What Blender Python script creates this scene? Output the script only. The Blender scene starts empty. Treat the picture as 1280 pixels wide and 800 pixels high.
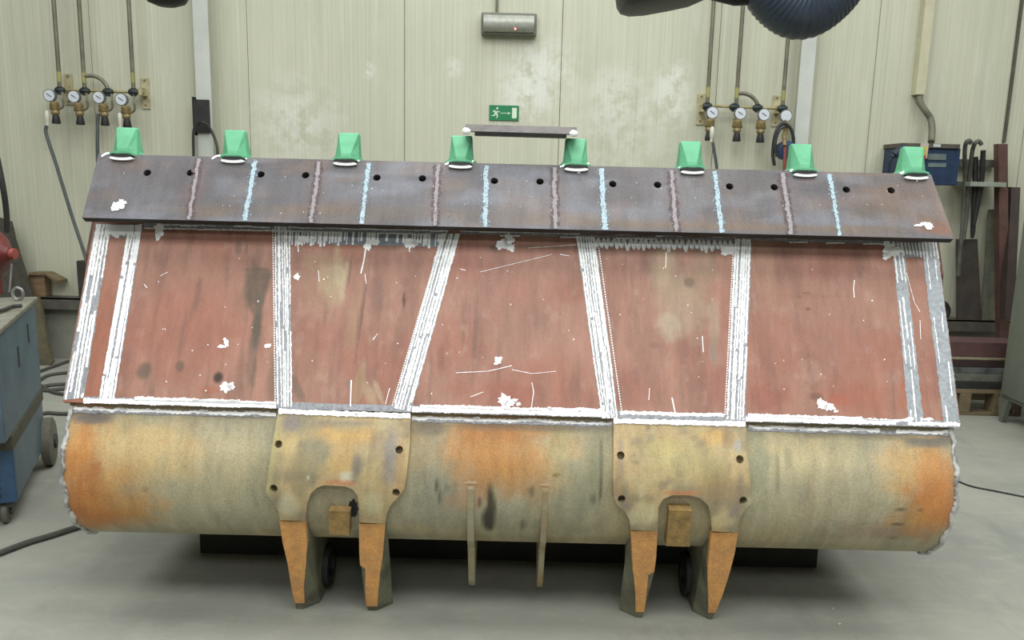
import bpy, bmesh, math, random
import numpy as np
from math import sin, cos, radians, sqrt, pi, atan2
from mathutils import Vector, Matrix
random.seed(7)

# ------------------------------------------------------------------ camera
F = 1000.0; CH = 1.65; TH = radians(10.0); RO = radians(1.4)
AX = Vector((0, cos(TH), -sin(TH)))
U0 = Vector((0, sin(TH), cos(TH)))
CR = Vector((cos(RO), 0, 0)) + sin(RO) * U0
CU = Vector((-sin(RO), 0, 0)) + cos(RO) * U0
scene = bpy.context.scene
COL = scene.collection
cam_data = bpy.data.cameras.new('camera')
cam_data.sensor_width = 36.0; cam_data.lens = 36.0 * F / 1280.0
cam_data.clip_start = 0.05; cam_data.clip_end = 100
cam = bpy.data.objects.new('camera', cam_data); COL.objects.link(cam)
m = Matrix.Identity(4)
for i in range(3):
    m[i][0] = CR[i]; m[i][1] = CU[i]; m[i][2] = -AX[i]
m[2][3] = CH
cam.matrix_world = m
scene.camera = cam

# ------------------------------------------------------------------ light
world = bpy.data.worlds.new('world'); scene.world = world; world.use_nodes = True
world.node_tree.nodes['Background'].inputs[0].default_value = (0.80, 0.86, 0.78, 1)
world.node_tree.nodes['Background'].inputs[1].default_value = 0.3
def area_light(x, y, z, sx, sy, power, col=(0.975, 1.0, 0.99), rot=(0, 0, 0)):
    d = bpy.data.lights.new('ceiling_light', 'AREA'); d.shape = 'RECTANGLE'
    d.size = sx; d.size_y = sy; d.energy = power; d.color = col
    o = bpy.data.objects.new('ceiling_light', d); COL.objects.link(o)
    o.location = (x, y, z); o.rotation_euler = rot
for lx, kx in ((-4.6, 0.66), (0.0, 1.25), (4.6, 0.8)):       # rows of fluorescent ceiling lamps
    for ly, pw, sy in ((-4.0, 125, 1.4), (-0.4, 185, 1.8), (2.9, 170, 2.2), (5.2, 60, 1.4)):
        area_light(lx, ly, 5.7, 3.4, sy, pw * kx)
vs = scene.view_settings
scene.display_settings.display_device = 'sRGB'
vs.view_transform = 'Standard'; vs.look = 'None'; vs.gamma = 1; vs.use_curve_mapping = False
vs.exposure = -0.22

# ------------------------------------------------------------------ helpers
def ray(px, py):
    return AX + ((px - 640) / F) * CR + ((400 - py) / F) * CU
def atY(px, py, Y):
    d = ray(px, py); t = Y / d.y
    return Vector((d.x * t, Y, CH + d.z * t))
def atZ(px, py, Z=0.0):
    d = ray(px, py); t = (Z - CH) / d.z
    return Vector((d.x * t, d.y * t, Z))
def lin(c):
    return tuple(((v / 255) / 12.92 if v / 255 <= 0.04045 else ((v / 255 + 0.055) / 1.055) ** 2.4) for v in c)

class NT:
    def __init__(s, name):
        s.m = bpy.data.materials.new(name); s.m.use_nodes = True
        s.t = s.m.node_tree; s.b = s.t.nodes['Principled BSDF']
    def n(s, kind, **kw):
        o = s.t.nodes.new(kind)
        for k, v in kw.items(): setattr(o, k, v)
        return o
    def l(s, a, b): s.t.links.new(a, b)
    def mix(s, fac, a, b, blend='MIX'):
        o = s.n('ShaderNodeMix', data_type='RGBA', blend_type=blend)
        for i, v in ((0, fac), (6, a), (7, b)):
            if hasattr(v, 'is_output'): s.l(v, o.inputs[i])
            else: o.inputs[i].default_value = v if i == 0 else (*v, 1)
        return o.outputs[2]
    def noise(s, scale, detail=4, rough=0.6, stretch=None, coord='Object'):
        tc = s.n('ShaderNodeTexCoord'); mp = s.n('ShaderNodeMapping')
        if stretch: mp.inputs['Scale'].default_value = stretch
        s.l(tc.outputs[coord], mp.inputs[0])
        o = s.n('ShaderNodeTexNoise'); o.inputs['Scale'].default_value = scale
        o.inputs['Detail'].default_value = detail; o.inputs['Roughness'].default_value = rough
        s.l(mp.outputs[0], o.inputs[0]); return o.outputs[0]
    def ramp(s, src, lo, hi, a=0.0, b=1.0):
        o = s.n('ShaderNodeMapRange', clamp=True)
        for i, v in enumerate((lo, hi, a, b)): o.inputs[i + 1].default_value = v
        s.l(src, o.inputs[0]); return o.outputs[0]
    def bump(s, h, strength=0.3, dist=0.01):
        o = s.n('ShaderNodeBump'); o.inputs['Strength'].default_value = strength
        o.inputs['Distance'].default_value = dist
        s.l(h, o.inputs['Height']); s.l(o.outputs[0], s.b.inputs['Normal'])
MATS = {}
def M(name, c1, c2=None, rough=0.6, metal=0.0, scale=12, bump=0.15, stretch=None, emit=None, grain=0.0, lo=0.35, hi=0.65, spec=0.5):
    if name in MATS: return MATS[name]
    t = NT(name); c2 = c2 or tuple(v * 0.82 for v in c1)
    f = t.ramp(t.noise(scale, 5, 0.65, stretch), lo, hi)
    c = t.mix(f, lin(c1), lin(c2))
    if grain:
        g = t.ramp(t.noise(scale * 14, 2, 0.7), 0.3, 0.7)
        c = t.mix(grain, c, t.mix(g, (0, 0, 0), (1, 1, 1)), 'OVERLAY')
    t.l(c, t.b.inputs['Base Color'])
    t.b.inputs['Roughness'].default_value = rough; t.b.inputs['Metallic'].default_value = metal
    t.b.inputs['Specular IOR Level'].default_value = spec
    if bump: t.bump(t.noise(scale * 5, 4, 0.6), bump, 0.004)
    if emit:
        t.b.inputs['Emission Color'].default_value = (*lin(c1), 1); t.b.inputs['Emission Strength'].default_value = emit
    MATS[name] = t.m
    return t.m
def Mpaint(name, rough=0.6, metal=0.0, grain=0.35, gscale=160, bump=0.2, spec=0.4):
    if name in MATS: return MATS[name]
    t = NT(name)
    a = t.n('ShaderNodeAttribute'); a.attribute_name = 'Col'
    g = t.ramp(t.noise(gscale, 3, 0.7), 0.3, 0.7)
    c = t.mix(grain, a.outputs[0], t.mix(g, (0.1, 0.1, 0.1), (0.9, 0.9, 0.9)), 'OVERLAY')
    s = t.ramp(t.noise(25, 5, 0.7, (1, 0.25, 0.25)), 0.3, 0.7)
    c = t.mix(0.22, c, t.mix(s, (0.15, 0.15, 0.15), (0.85, 0.85, 0.85)), 'OVERLAY')
    t.l(c, t.b.inputs['Base Color'])
    t.b.inputs['Roughness'].default_value = rough; t.b.inputs['Metallic'].default_value = metal
    t.b.inputs['Specular IOR Level'].default_value = spec
    t.bump(t.noise(60, 5, 0.7), bump, 0.004)
    MATS[name] = t.m
    return t.m

ORG = {}
def mk(name, verts, faces, mat, parent=None, smooth=False, cols=None):
    """one mesh object; verts in world space (or the space of the parent's own origin frame)"""
    o0 = ORG.get(parent.name, Vector()) if parent else Vector()
    me = bpy.data.meshes.new(name)
    me.from_pydata([tuple(Vector(v) - o0) for v in verts], [], [tuple(f) for f in faces])
    if cols is not None:
        a = me.color_attributes.new('Col', 'FLOAT_COLOR', 'POINT')
        arr = np.ones((len(verts), 4), dtype=np.float32); arr[:, :3] = cols
        a.data.foreach_set('color', arr.ravel())
    if smooth: me.polygons.foreach_set('use_smooth', [True] * len(me.polygons))
    me.materials.append(mat); me.update()
    o = bpy.data.objects.new(name, me); COL.objects.link(o)
    if parent: o.parent = parent
    ORG[o.name] = o0
    if name in ('chalk_stroke', 'chalk_specks', 'bead'): o['kind'] = 'stuff'
    return o
def tag(o, label, cat=None, group=None, kind=None):
    if label: o['label'] = label
    if cat: o['category'] = cat
    if group: o['group'] = group
    if kind: o['kind'] = kind
    return o
def thing(name, label, cat, loc, group=None):
    o = bpy.data.objects.new(name, None); COL.objects.link(o); o.location = loc
    o.empty_display_size = 0.1
    ORG[o.name] = Vector(loc)
    return tag(o, label, cat, group)
def copy_tree(o, parent=None):
    c = o.copy(); COL.objects.link(c)
    if parent: c.parent = parent
    for ch in list(o.children): copy_tree(ch, c)
    return c

class MB:
    """collects simple shapes, then becomes one mesh object"""
    def __init__(s): s.v = []; s.f = []
    def add(s, v, f):
        b = len(s.v); s.v += [Vector(p) for p in v]; s.f += [[i + b for i in q] for q in f]; return s
    def hexa(s, p):   # 8 points: bottom ring 0-3, top ring 4-7
        return s.add(p, [(3, 2, 1, 0), (4, 5, 6, 7), (0, 1, 5, 4), (1, 2, 6, 5), (2, 3, 7, 6), (3, 0, 4, 7)])
    def box(s, a, b, bev=0.0, mat=None):
        a = Vector(a); b = Vector(b)
        lo = Vector([min(a[i], b[i]) for i in range(3)]); hi = Vector([max(a[i], b[i]) for i in range(3)])
        if bev > 0:
            bm = bmesh.new(); bmesh.ops.create_cube(bm, size=1)
            for v in bm.verts: v.co = Vector([lo[i] + (v.co[i] + 0.5) * (hi[i] - lo[i]) for i in range(3)])
            bmesh.ops.bevel(bm, geom=list(bm.edges), offset=bev, segments=2, affect='EDGES', profile=0.6)
            bm.verts.index_update()
            v = [(mat @ p.co if mat else p.co.copy()) for p in bm.verts]
            f = [[q.index for q in fc.verts] for fc in bm.faces]; bm.free()
            return s.add(v, f)
        p = [(lo.x, lo.y, lo.z), (hi.x, lo.y, lo.z), (hi.x, hi.y, lo.z), (lo.x, hi.y, lo.z),
             (lo.x, lo.y, hi.z), (hi.x, lo.y, hi.z), (hi.x, hi.y, hi.z), (lo.x, hi.y, hi.z)]
        if mat: p = [mat @ Vector(q) for q in p]
        return s.hexa(p)
    def tube(s, pts, r, n=10, cap=True, up=None):
        pts = [Vector(p) for p in pts]; N = len(pts)
        rr = r if isinstance(r, (list, tuple)) else [r] * N
        T = [(pts[min(i + 1, N - 1)] - pts[max(i - 1, 0)]).normalized() for i in range(N)]
        a = T[0].cross(Vector((0, 0, 1)))
        if a.length < 0.1: a = T[0].cross(Vector((0, 1, 0)))
        a.normalize(); V = []; Fc = []
        for i in range(N):
            a = (a - T[i] * a.dot(T[i])).normalized(); b = T[i].cross(a)
            for k in range(n):
                q = 2 * pi * k / n; V.append(pts[i] + rr[i] * (cos(q) * a + sin(q) * b))
        for i in range(N - 1):
            for k in range(n):
                k2 = (k + 1) % n
                Fc.append((i * n + k, i * n + k2, (i + 1) * n + k2, (i + 1) * n + k))
        if cap: Fc.append(tuple(range(n))[::-1]); Fc.append(tuple((N - 1) * n + k for k in range(n)))
        return s.add(V, Fc)
    def prism(s, poly, axis_vec):   # poly: 3D points of one side, extruded by axis_vec
        n = len(poly); a = [Vector(p) for p in poly]; b = [p + Vector(axis_vec) for p in a]
        return s.add(a + b, [tuple(range(n))[::-1], tuple(range(n, 2 * n))] + [(i, (i + 1) % n, (i + 1) % n + n, i + n) for i in range(n)])
    def build(s, name, mat, parent=None, smooth=False):
        o = mk(name, s.v, s.f, mat, parent, False)
        bm = bmesh.new(); bm.from_mesh(o.data)
        bmesh.ops.recalc_face_normals(bm, faces=bm.faces); bm.to_mesh(o.data); bm.free()
        if smooth:
            o.data.polygons.foreach_set('use_smooth', [True] * len(o.data.polygons))
            o.data.set_sharp_from_angle(angle=radians(smooth if smooth is not True else 40))
        return o
def spline(pts, n=8):
    P = [Vector(p) for p in pts]; P = [2 * P[0] - P[1]] + P + [2 * P[-1] - P[-2]]; out = []
    for i in range(1, len(P) - 2):
        for k in range(n):
            t = k / n; a, b, c, d = P[i - 1:i + 3]
            out.append(0.5 * ((2 * b) + (c - a) * t + (2 * a - 5 * b + 4 * c - d) * t * t + (3 * b - a - 3 * c + d) * t ** 3))
    out.append(P[-2]); return out

# numpy value noise for rust, stains and dirt
_rs = np.random.RandomState(5); _tab = _rs.rand(256, 256)
def vnoise(x, y):
    xi = np.floor(x).astype(int); yi = np.floor(y).astype(int); fx = x - xi; fy = y - yi
    fx = fx * fx * (3 - 2 * fx); fy = fy * fy * (3 - 2 * fy)
    a = _tab[xi & 255, yi & 255]; b = _tab[(xi + 1) & 255, yi & 255]
    c = _tab[xi & 255, (yi + 1) & 255]; d = _tab[(xi + 1) & 255, (yi + 1) & 255]
    return (a * (1 - fx) + b * fx) * (1 - fy) + (c * (1 - fx) + d * fx) * fy
def fbm(x, y, o=4):
    s = 0; a = 0.5
    for k in range(o): s = s + a * vnoise(x * 2 ** k + 17 * k, y * 2 ** k + 31 * k); a *= 0.5
    return s / (1 - 0.5 ** o)
def sstep(e0, e1, x):
    t = np.clip((x - e0) / (e1 - e0), 0, 1); return t * t * (3 - 2 * t)
PXM = 0.00288
def paint(X, S, base, stains, loc, vary=(), rag=0.5, sat=0.8):
    """albedo of a worn surface: X, S are metres on it, each stain has a place and a size on it"""
    c = np.ones((len(X), 3)) * np.array(lin(base))
    for (col, sx, sy, lo, hi, st) in vary:
        mk_ = sstep(lo, hi, fbm(X * sx + 3, S * sy + 9)) * st
        c = c * (1 - mk_[:, None]) + np.array(lin(col)) * mk_[:, None]
    for st in stains:
        px, py, rx, ry, rot, col, k = st[:7]; r_ = st[7] if len(st) > 7 else rag
        x0, s0 = loc(px, py)
        dx = (X - x0) / PXM; dy = (S - s0) / PXM
        a = radians(rot); u = (dx * cos(a) + dy * sin(a)) / rx; v = (-dx * sin(a) + dy * cos(a)) / ry
        d = np.sqrt(u * u + v * v) + r_ * min(1.0, (rx + ry) / 50) * (fbm(X * 22 + px, S * 22 + py) - 0.5) * 2
        w = (sstep(1.25, 0.2, d) if rx + ry > 60 else sstep(1.2, 0.5, d)) * k
        c = c * (1 - w[:, None]) + np.array(lin(col)) * w[:, None]
    g = c @ np.array([0.3, 0.5, 0.2])
    return g[:, None] + (c - g[:, None]) * sat

# ================================================================== THE HALL
W = 6.88
def structure(o): o['kind'] = 'structure'; return o
def floor_mat():
    t = NT('concrete_floor')
    c = t.mix(t.ramp(t.noise(1.3, 6, 0.6), 0.3, 0.7), lin((158, 158, 146)), lin((136, 137, 130)))
    c = t.mix(t.ramp(t.noise(5, 6, 0.7, (1, 2.2, 1)), 0.5, 0.72, 0, 0.35), c, lin((176, 176, 160)))
    c = t.mix(t.ramp(t.noise(2.2, 5, 0.65, (2.2, 0.8, 1)), 0.55, 0.75, 0, 0.4), c, lin((112, 113, 110)))
    g = t.ramp(t.noise(220, 2, 0.8), 0.3, 0.7)
    c = t.mix(0.10, c, t.mix(g, (0.1, 0.1, 0.1), (0.9, 0.9, 0.9)), 'OVERLAY')
    t.l(c, t.b.inputs['Base Color']); t.b.inputs['Roughness'].default_value = 0.62
    t.bump(t.noise(90, 4, 0.7), 0.12, 0.004)
    return t.m
structure(MB().box((-9, -7, -0.2), (9, W + 0.3, 0)).build('floor', floor_mat()))
def wall_mat(name, blobs=()):
    t = NT(name)
    c = t.mix(t.ramp(t.noise(1.1, 5, 0.6, (1, 1, 0.45)), 0.3, 0.7), lin((204, 204, 183)), lin((188, 189, 168)))
    c = t.mix(t.ramp(t.noise(6, 4, 0.7, (6, 1, 0.12)), 0.42, 0.75, 0, 0.38), c, lin((170, 170, 147)))
    c = t.mix(t.ramp(t.noise(7, 3, 0.8, (14, 1, 0.03)), 0.5, 0.7, 0, 0.35), c, lin((160, 158, 134)))
    c = t.mix(t.ramp(t.noise(5, 3, 0.8, (12, 1, 0.05)), 0.55, 0.75, 0, 0.35), c, lin((216, 218, 204)))
    c = t.mix(t.ramp(t.noise(5, 5, 0.7, (3, 1, 0.35)), 0.56, 0.72, 0, 0.35), c, lin((214, 216, 204)))
    tc = t.n('ShaderNodeTexCoord')
    for (p, r, k) in blobs:                          # scuffed whitish patches on the sheeting
        d = t.n('ShaderNodeVectorMath', operation='DISTANCE'); t.l(tc.outputs['Object'], d.inputs[0]); d.inputs[1].default_value = p
        f = t.ramp(d.outputs['Value'], r, r * 0.2)
        m_ = t.n('ShaderNodeMath', operation='MULTIPLY'); t.l(f, m_.inputs[0]); t.l(t.ramp(t.noise(7, 6, 0.7), 0.42, 0.56, 0, k * 0.75), m_.inputs[1])
        c = t.mix(m_.outputs[0], c, lin((228, 230, 222)))
    w = t.n('ShaderNodeTexWave', wave_type='BANDS', bands_direction='X', wave_profile='SIN'); w.inputs['Scale'].default_value = 9.2
    w.inputs['Distortion'].default_value = 0
    t.l(tc.outputs['Object'], w.inputs[0])
    c = t.mix(t.ramp(w.outputs['Fac'], 0.0, 0.15, 0.10, 0), c, lin((140, 140, 118)))
    t.l(c, t.b.inputs['Base Color']); t.b.inputs['Roughness'].default_value = 0.5
    t.b.inputs['Specular IOR Level'].default_value = 0.3
    t.bump(w.outputs['Fac'], 0.07, 0.004)
    return t.m
blobs = [(tuple(atY(px, py, W)), r, k) for px, py, r, k in
         ((672, 92, 0.42, 0.9), (655, 125, 0.3, 0.7), (842, 98, 0.20, 0.9), (838, 130, 0.25, 0.8), (770, 115, 0.3, 0.5), (370, 155, 0.5, 0.7), (780, 160, 0.6, 0.5), (460, 88, 0.08, 0.9), (565, 85, 0.1, 0.9))]
wm = wall_mat('wall_sheeting', blobs)
back = structure(MB().box((-9, W + 0.03, 0), (9, W + 0.2, 6.2)).build('wall_back', M('joint_grey', (120, 120, 100))))
x = -9.0 + 0.29
k0 = x
while x < 8.9:
    x2 = min(x + 1.295, 9.0)
    MB().box((x + 0.0025, W, 0.5), (x2 - 0.0025, W + 0.03, 6.2)).build('wall_panel', wm, back)
    x = x2
wp = M('painted_hall_wall', (128, 128, 118), (112, 112, 104), scale=2)
structure(MB().box((-9.2, -7, 0), (-9, W, 6.2)).build('wall_left', wp))
structure(MB().box((9, -7, 0), (9.2, W, 6.2)).build('wall_right', wp))
structure(MB().box((-9, -7.2, 0), (9, -7, 6.2)).build('wall_front', wp))
structure(MB().box((-9, -7, 6.2), (9, W, 6.4)).build('ceiling', M('ceiling_grey', (110, 112, 108), scale=1)))
structure(MB().box((-9, W - 0.03, 0), (9, W + 0.03, 0.47)).build('baseboard_back', M('plinth_grey', (142, 142, 130), (118, 118, 106), scale=3)))
structure(MB().box((-9, W - 0.12, 0.455), (9, W + 0.03, 0.485)).box((-9, W - 0.12, 0.485), (9, W - 0.1, 0.555)).box((-9, W - 0.12, 0.54), (9, W + 0.01, 0.556)).build('trim_1', M('ledge_steel', (98, 95, 86), (72, 70, 64), scale=6, rough=0.5)))

# steel columns standing before the sheeting
cw = M('column_paint', (200, 203, 196), (186, 190, 182), scale=3)
def column(xl, xr, label):
    t = thing('steel_column', label, 'column', (0.5 * (xl + xr), W - 0.1, 0), 'steel columns along the back wall')
    MB().box((xl, W - 0.11, 0), (xr, W - 0.095, 6.2)).build('flange', cw, t)
    c = 0.5 * (xl + xr)
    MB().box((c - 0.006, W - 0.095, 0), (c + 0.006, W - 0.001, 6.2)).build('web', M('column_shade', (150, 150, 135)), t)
    return t
a = atY(240, 0, W - 0.11).x; b = atY(259, 0, W - 0.11).x
colL = column(a, b, 'pale grey steel column with a black sleeve, left of the exit sign')
colR = column(atY(1003, 50, W - 0.11).x, atY(1021, 50, W - 0.11).x, 'pale grey steel column behind the black suction hose on the right')
p1 = atY(241, 124, W - 0.14); p2 = atY(262, 166, W - 0.14)
sl = MB().box((p1.x, W - 0.135, p2.z), (p2.x, W - 0.111, p1.z), 0.004).box((p1.x - 0.012, W - 0.13, p2.z - 0.02), (p1.x, W - 0.02, p1.z + 0.02)).build('rubber_sleeve', M('black_rubber', (34, 33, 33), (48, 47, 45), rough=0.7))
tag(sl, 'black rubber pad hung on the left pale steel column', 'rubber pad')
blk = M('cable_black', (38, 38, 38), (52, 52, 50), rough=0.5)
tb = MB().tube(spline([atY(242, 194, 6.7), atY(242, 165, 6.7), atY(247, 155, 6.7), atY(254, 153, 6.68), atY(262, 160, 6.7), atY(270, 178, 6.7), atY(272, 196, 6.66), atY(271, 240, 6.7)]), 0.012, 8)
tb.tube(spline([atY(242, 194, 6.7), atY(243, 230, 6.7), atY(240, 300, 6.7)]), 0.012, 8)
tag(tb.build('hanging_cable', blk, None, True), 'black cable looped over the rubber pad on the left column', 'cable')

# ================================================================== THE BUCKET
BC = Vector((0.005, 2.985, 0.56)); RR = 0.30
AN = atan2(0.436, -0.9); PHI = radians(270) - AN; SA = RR * PHI
D_ = (0.436, 0.9)
def pos(s, off=0.0):
    if s < 0:
        q = AN
        return (BC.y + (RR + off) * cos(q) + D_[0] * (-s), BC.z + (RR + off) * sin(q) + D_[1] * (-s))
    if s <= SA:
        q = AN + s / RR
        return (BC.y + (RR + off) * cos(q), BC.z + (RR + off) * sin(q))
    return (BC.y + (s - SA), BC.z - RR - off)
SS = np.linspace(-0.95, 0.62, 700)
_pc = {}
def onprof(px, py, off=0.0):
    """where the sight line meets the bucket's rolled skin: returns x, s"""
    if off not in _pc: _pc[off] = np.array([pos(s, off) for s in SS])
    P = _pc[off]; d = ray(px, py); t = P[:, 0] / d.y
    g = (CH + d.z * t) - P[:, 1]
    idx = np.where(np.sign(g[:-1]) != np.sign(g[1:]))[0]
    if len(idx) == 0: i = int(np.argmin(np.abs(g))); return d.x * t[i], SS[i]
    i = idx[0]; k = g[i] / (g[i] - g[i + 1]); s = SS[i] + k * (SS[i + 1] - SS[i])
    return d.x * pos(s, off)[0] / d.y, s
OFW = 0.027; OFB = 0.036
def P3(x, s, off): y, z = pos(s, off); return Vector((x, y, z))
LB = (2.953, 1.472); LA = Vector((0.167, 0.234)); LLEN = LA.length; LA = LA / LLEN; LN = Vector((-LA.y, LA.x))
def onlip(px, py):
    d = ray(px, py)
    # plane: (Y-LB0)*LN.x + (Z-LB1)*LN.y = 0
    t = (LB[0] * LN.x + (LB[1] - CH) * LN.y) / (d.y * LN.x + d.z * LN.y)
    Y = d.y * t; Z = CH + d.z * t
    return d.x * t, (Y - LB[0]) * LA.x + (Z - LB[1]) * LA.y
def L3(x, t, off=0.0): return Vector((x, LB[0] + LA.x * t + LN.x * off, LB[1] + LA.y * t + LN.y * off))

bucket = thing('loader_bucket', 'large rusty steel loader bucket stood on its hinge brackets, in the middle of the hall', 'bucket', (0, 3.2, 0))

def grid(name, fn, nu, nv, mat, parent, colfn=None, thick=None, smooth=True):
    """fn(u,v)->(x,s); thick=(off_front, off_back)"""
    us = np.linspace(0, 1, nu + 1); vs_ = np.linspace(0, 1, nv + 1)
    XS = [fn(u, v) for v in vs_ for u in us]
    fr, bk = thick
    V = [P3(x, s, fr) for x, s in XS]; n = len(V); w = nu + 1
    Fc = [(j * w + i, j * w + i + 1, (j + 1) * w + i + 1, (j + 1) * w + i) for j in range(nv) for i in range(nu)]
    # rim
    rim = [i for i in range(w)] + [j * w + nu for j in range(1, nv + 1)] + [nv * w + i for i in range(nu - 1, -1, -1)] + [j * w for j in range(nv - 1, 0, -1)]
    B = [P3(XS[i][0], XS[i][1], bk) for i in rim]
    V += B; R_ = len(rim)
    for k in range(R_): Fc.append((rim[(k + 1) % R_], rim[k], n + k, n + (k + 1) % R_))
    A = np.array(XS + [XS[i] for i in rim])
    cols = colfn(A[:, 0], A[:, 1]) if colfn else None
    o = mk(name, V, Fc, mat, parent, smooth, cols)
    if smooth: o.data.set_sharp_from_angle(angle=radians(40))
    return o

# ---- rolled shell
RUST = (196, 128, 52); KH = (168, 160, 132); GY = (132, 130, 112); TAN = (196, 168, 112); DK = (70, 66, 58)
shell_st = [
    (640, 640, 640, 36, 0, (158, 152, 126), 0.4), (640, 672, 640, 14, 0, (138, 132, 104), 0.5),
    (230, 575, 170, 60, 0, (196, 176, 126), 0.45), (270, 628, 120, 35, 0, (176, 170, 136), 0.6),
    (160, 560, 110, 45, 0, (206, 170, 104), 0.6), (105, 605, 40, 75, 0, (190, 116, 44), 0.85), (118, 640, 60, 30, 0, (186, 112, 40), 0.8),
    (160, 632, 60, 30, 0, (196, 140, 58), 0.7), (95, 560, 22, 50, 0, (196, 134, 60), 0.6), (150, 598, 40, 16, -20, (206, 150, 74), 0.5),
    (630, 560, 95, 52, 0, (184, 136, 76), 0.9), (605, 565, 62, 46, 0, (180, 122, 56), 0.75), (655, 590, 55, 36, 0, (186, 134, 70), 0.7), (585, 620, 30, 22, 0, (176, 128, 84), 0.6),
    (610, 540, 60, 14, 0, (180, 116, 52), 0.6), (700, 560, 22, 60, 0, (172, 160, 110), 0.6), (540, 610, 30, 55, 0, (140, 140, 118), 0.7), (730, 620, 40, 50, 0, (138, 140, 116), 0.7),
    (530, 560, 20, 45, 0, (150, 134, 104), 0.6), (745, 560, 20, 50, 0, (128, 126, 92), 0.5),
    (330, 590, 26, 60, 0, (150, 146, 116), 0.5), (640, 655, 100, 24, 0, (148, 144, 116), 0.7),
    (960, 620, 45, 60, 0, (170, 168, 138), 0.6), (1010, 570, 100, 40, 0, (196, 176, 124), 0.6), (1060, 625, 120, 40, 0, (176, 166, 132), 0.55), (948, 575, 14, 50, 0, (140, 140, 112), 0.7),
    (1150, 585, 60, 40, 0, (204, 160, 92), 0.75), (1168, 630, 40, 42, 0, (194, 112, 40), 0.85), (1145, 650, 40, 26, 0, (192, 136, 58), 0.7), (1175, 600, 22, 60, 0, (196, 128, 56), 0.6), (1110, 665, 70, 14, 0, (150, 112, 84), 0.45),
    (115, 522, 32, 10, 0, (112, 106, 100), 0.9, 0.2), (200, 514, 70, 4, 0, (126, 112, 92), 0.6), (300, 520, 50, 5, 0, (126, 112, 92), 0.6), (540, 536, 26, 12, 0, (116, 106, 92), 0.7),
    (650, 534, 130, 5, 0, (110, 96, 84), 0.6), (1060, 544, 110, 5, 0, (124, 114, 94), 0.6), (1160, 553, 34, 7, 0, (128, 120, 108), 0.95, 0.2), (1182, 547, 16, 10, 0, (128, 120, 108), 0.8, 0.2), (1150, 546, 20, 3, 0, TAN, 0.6),
    (614, 632, 6.5, 24, -4, (72, 64, 46), 0.97, 0.15), (609, 650, 8, 17, 0, (62, 58, 48), 0.97, 0.15), (613, 654, 6, 14, 0, (62, 58, 48), 0.97, 0.15), (600, 628, 3, 6, 0, DK, 0.8, 0.2), (547, 607, 2.5, 9, 0, DK, 0.8, 0.3), (551, 622, 2.2, 10, 0, DK, 0.85, 0.3), (559, 610, 2, 8, 0, DK, 0.6, 0.3),
    (664, 614, 3, 7, 0, (110, 96, 76), 0.9, 0.2), (654, 656, 3, 9, 0, (100, 96, 76), 0.8, 0.2), (741, 624, 3, 9, 0, (76, 74, 60), 0.7, 0.3), (750, 610, 2.5, 14, 0, (76, 74, 60), 0.8, 0.3), (752, 575, 3, 30, 0, (96, 94, 74), 0.7, 0.3), (695, 595, 3, 3, 0, (110, 76, 34), 0.8, 0.2),
    (1126, 638, 9, 1.6, 0, (90, 74, 52), 0.9, 0.2), (1122, 655, 8, 1.6, 0, (96, 78, 56), 0.9, 0.2), (1116, 673, 8, 1.6, 0, (100, 82, 60), 0.9, 0.2), (1150, 638, 3, 1.4, 0, (120, 86, 56), 0.8), (1080, 655, 8, 1.2, 0, (120, 100, 80), 0.6), (1104, 638, 7, 1.2, 0, (120, 100, 80), 0.6),
    (182, 612, 4, 4, 0, (140, 120, 88), 0.7, 0.2), (972, 592, 3, 26, 0, (126, 126, 100), 0.6, 0.5), (985, 575, 3, 22, 0, (130, 128, 104), 0.5, 0.5), (217, 553, 60, 3, 0, (190, 150, 90), 0.3),
]
XL = BC.x - 1.585; XR = BC.x + 1.585
def shell_col(X, S):
    return paint(X, S, KH, shell_st, lambda a, b: onprof(a, b, 0.0), sat=0.9,
                 vary=(((186, 166, 116), 3, 5, 0.45, 0.7, 0.6), ((146, 144, 120), 9, 1.5, 0.5, 0.75, 0.6), ((150, 124, 84), 14, 3, 0.55, 0.8, 0.45), ((190, 182, 150), 20, 3, 0.58, 0.8, 0.4)))
s_ = list(np.arange(-0.84, SA + 0.001, 0.0105)) + [SA + 0.02, SA + 0.3, SA + 0.7, SA + 1.0]
NX = 290
xs = np.linspace(XL, XR, NX)
V = []; XS = []
for s in s_:
    y, z = pos(s)
    for x in xs: V.append((x, y, z)); XS.append((x, s))
tail = [(BC.y + 1.12, 0.30), (BC.y + 1.22, 0.42), (BC.y + 1.26, 0.6), (BC.y + 1.22, 1.05)]
for (y, z) in tail:
    for x in xs: V.append((x, y, z)); XS.append((x, 1.6))
nr = len(s_) + len(tail)
Fc = [(j * NX + i, j * NX + i + 1, (j + 1) * NX + i + 1, (j + 1) * NX + i)[::-1] for j in range(nr - 1) for i in range(NX - 1)]
shell_st = [(a[0], a[1], a[2], a[3] * (1.35 if a[1] > 600 else 1), *a[4:]) for a in shell_st]
A = np.array(XS)
shell = mk('rolled_shell', V, Fc, Mpaint('worn_shell_steel', rough=0.55, grain=0.25, bump=0.12), bucket, True, shell_col(A[:, 0], A[:, 1]))
sm = shell.modifiers.new('t', 'SOLIDIFY'); sm.thickness = 0.02; sm.offset = 1
# make sure the wall grows to the inside of the roll
nrm = shell.data.polygons[60 * (NX - 1)].normal
if nrm.y < 0: sm.offset = -1
shell['label'] = 'rolled shell stained khaki and orange with rust'

MB().box((-1.34, 3.27, 0.004), (1.36, 3.30, 0.262)).build('shade_plate', M('shade_dark', (44, 42, 38), (34, 32, 30), rough=0.8), bucket)['label'] = 'added dark plate standing in for the shade under the shell'  # added plate, its near-black colour imitates the shade below the shell
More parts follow.
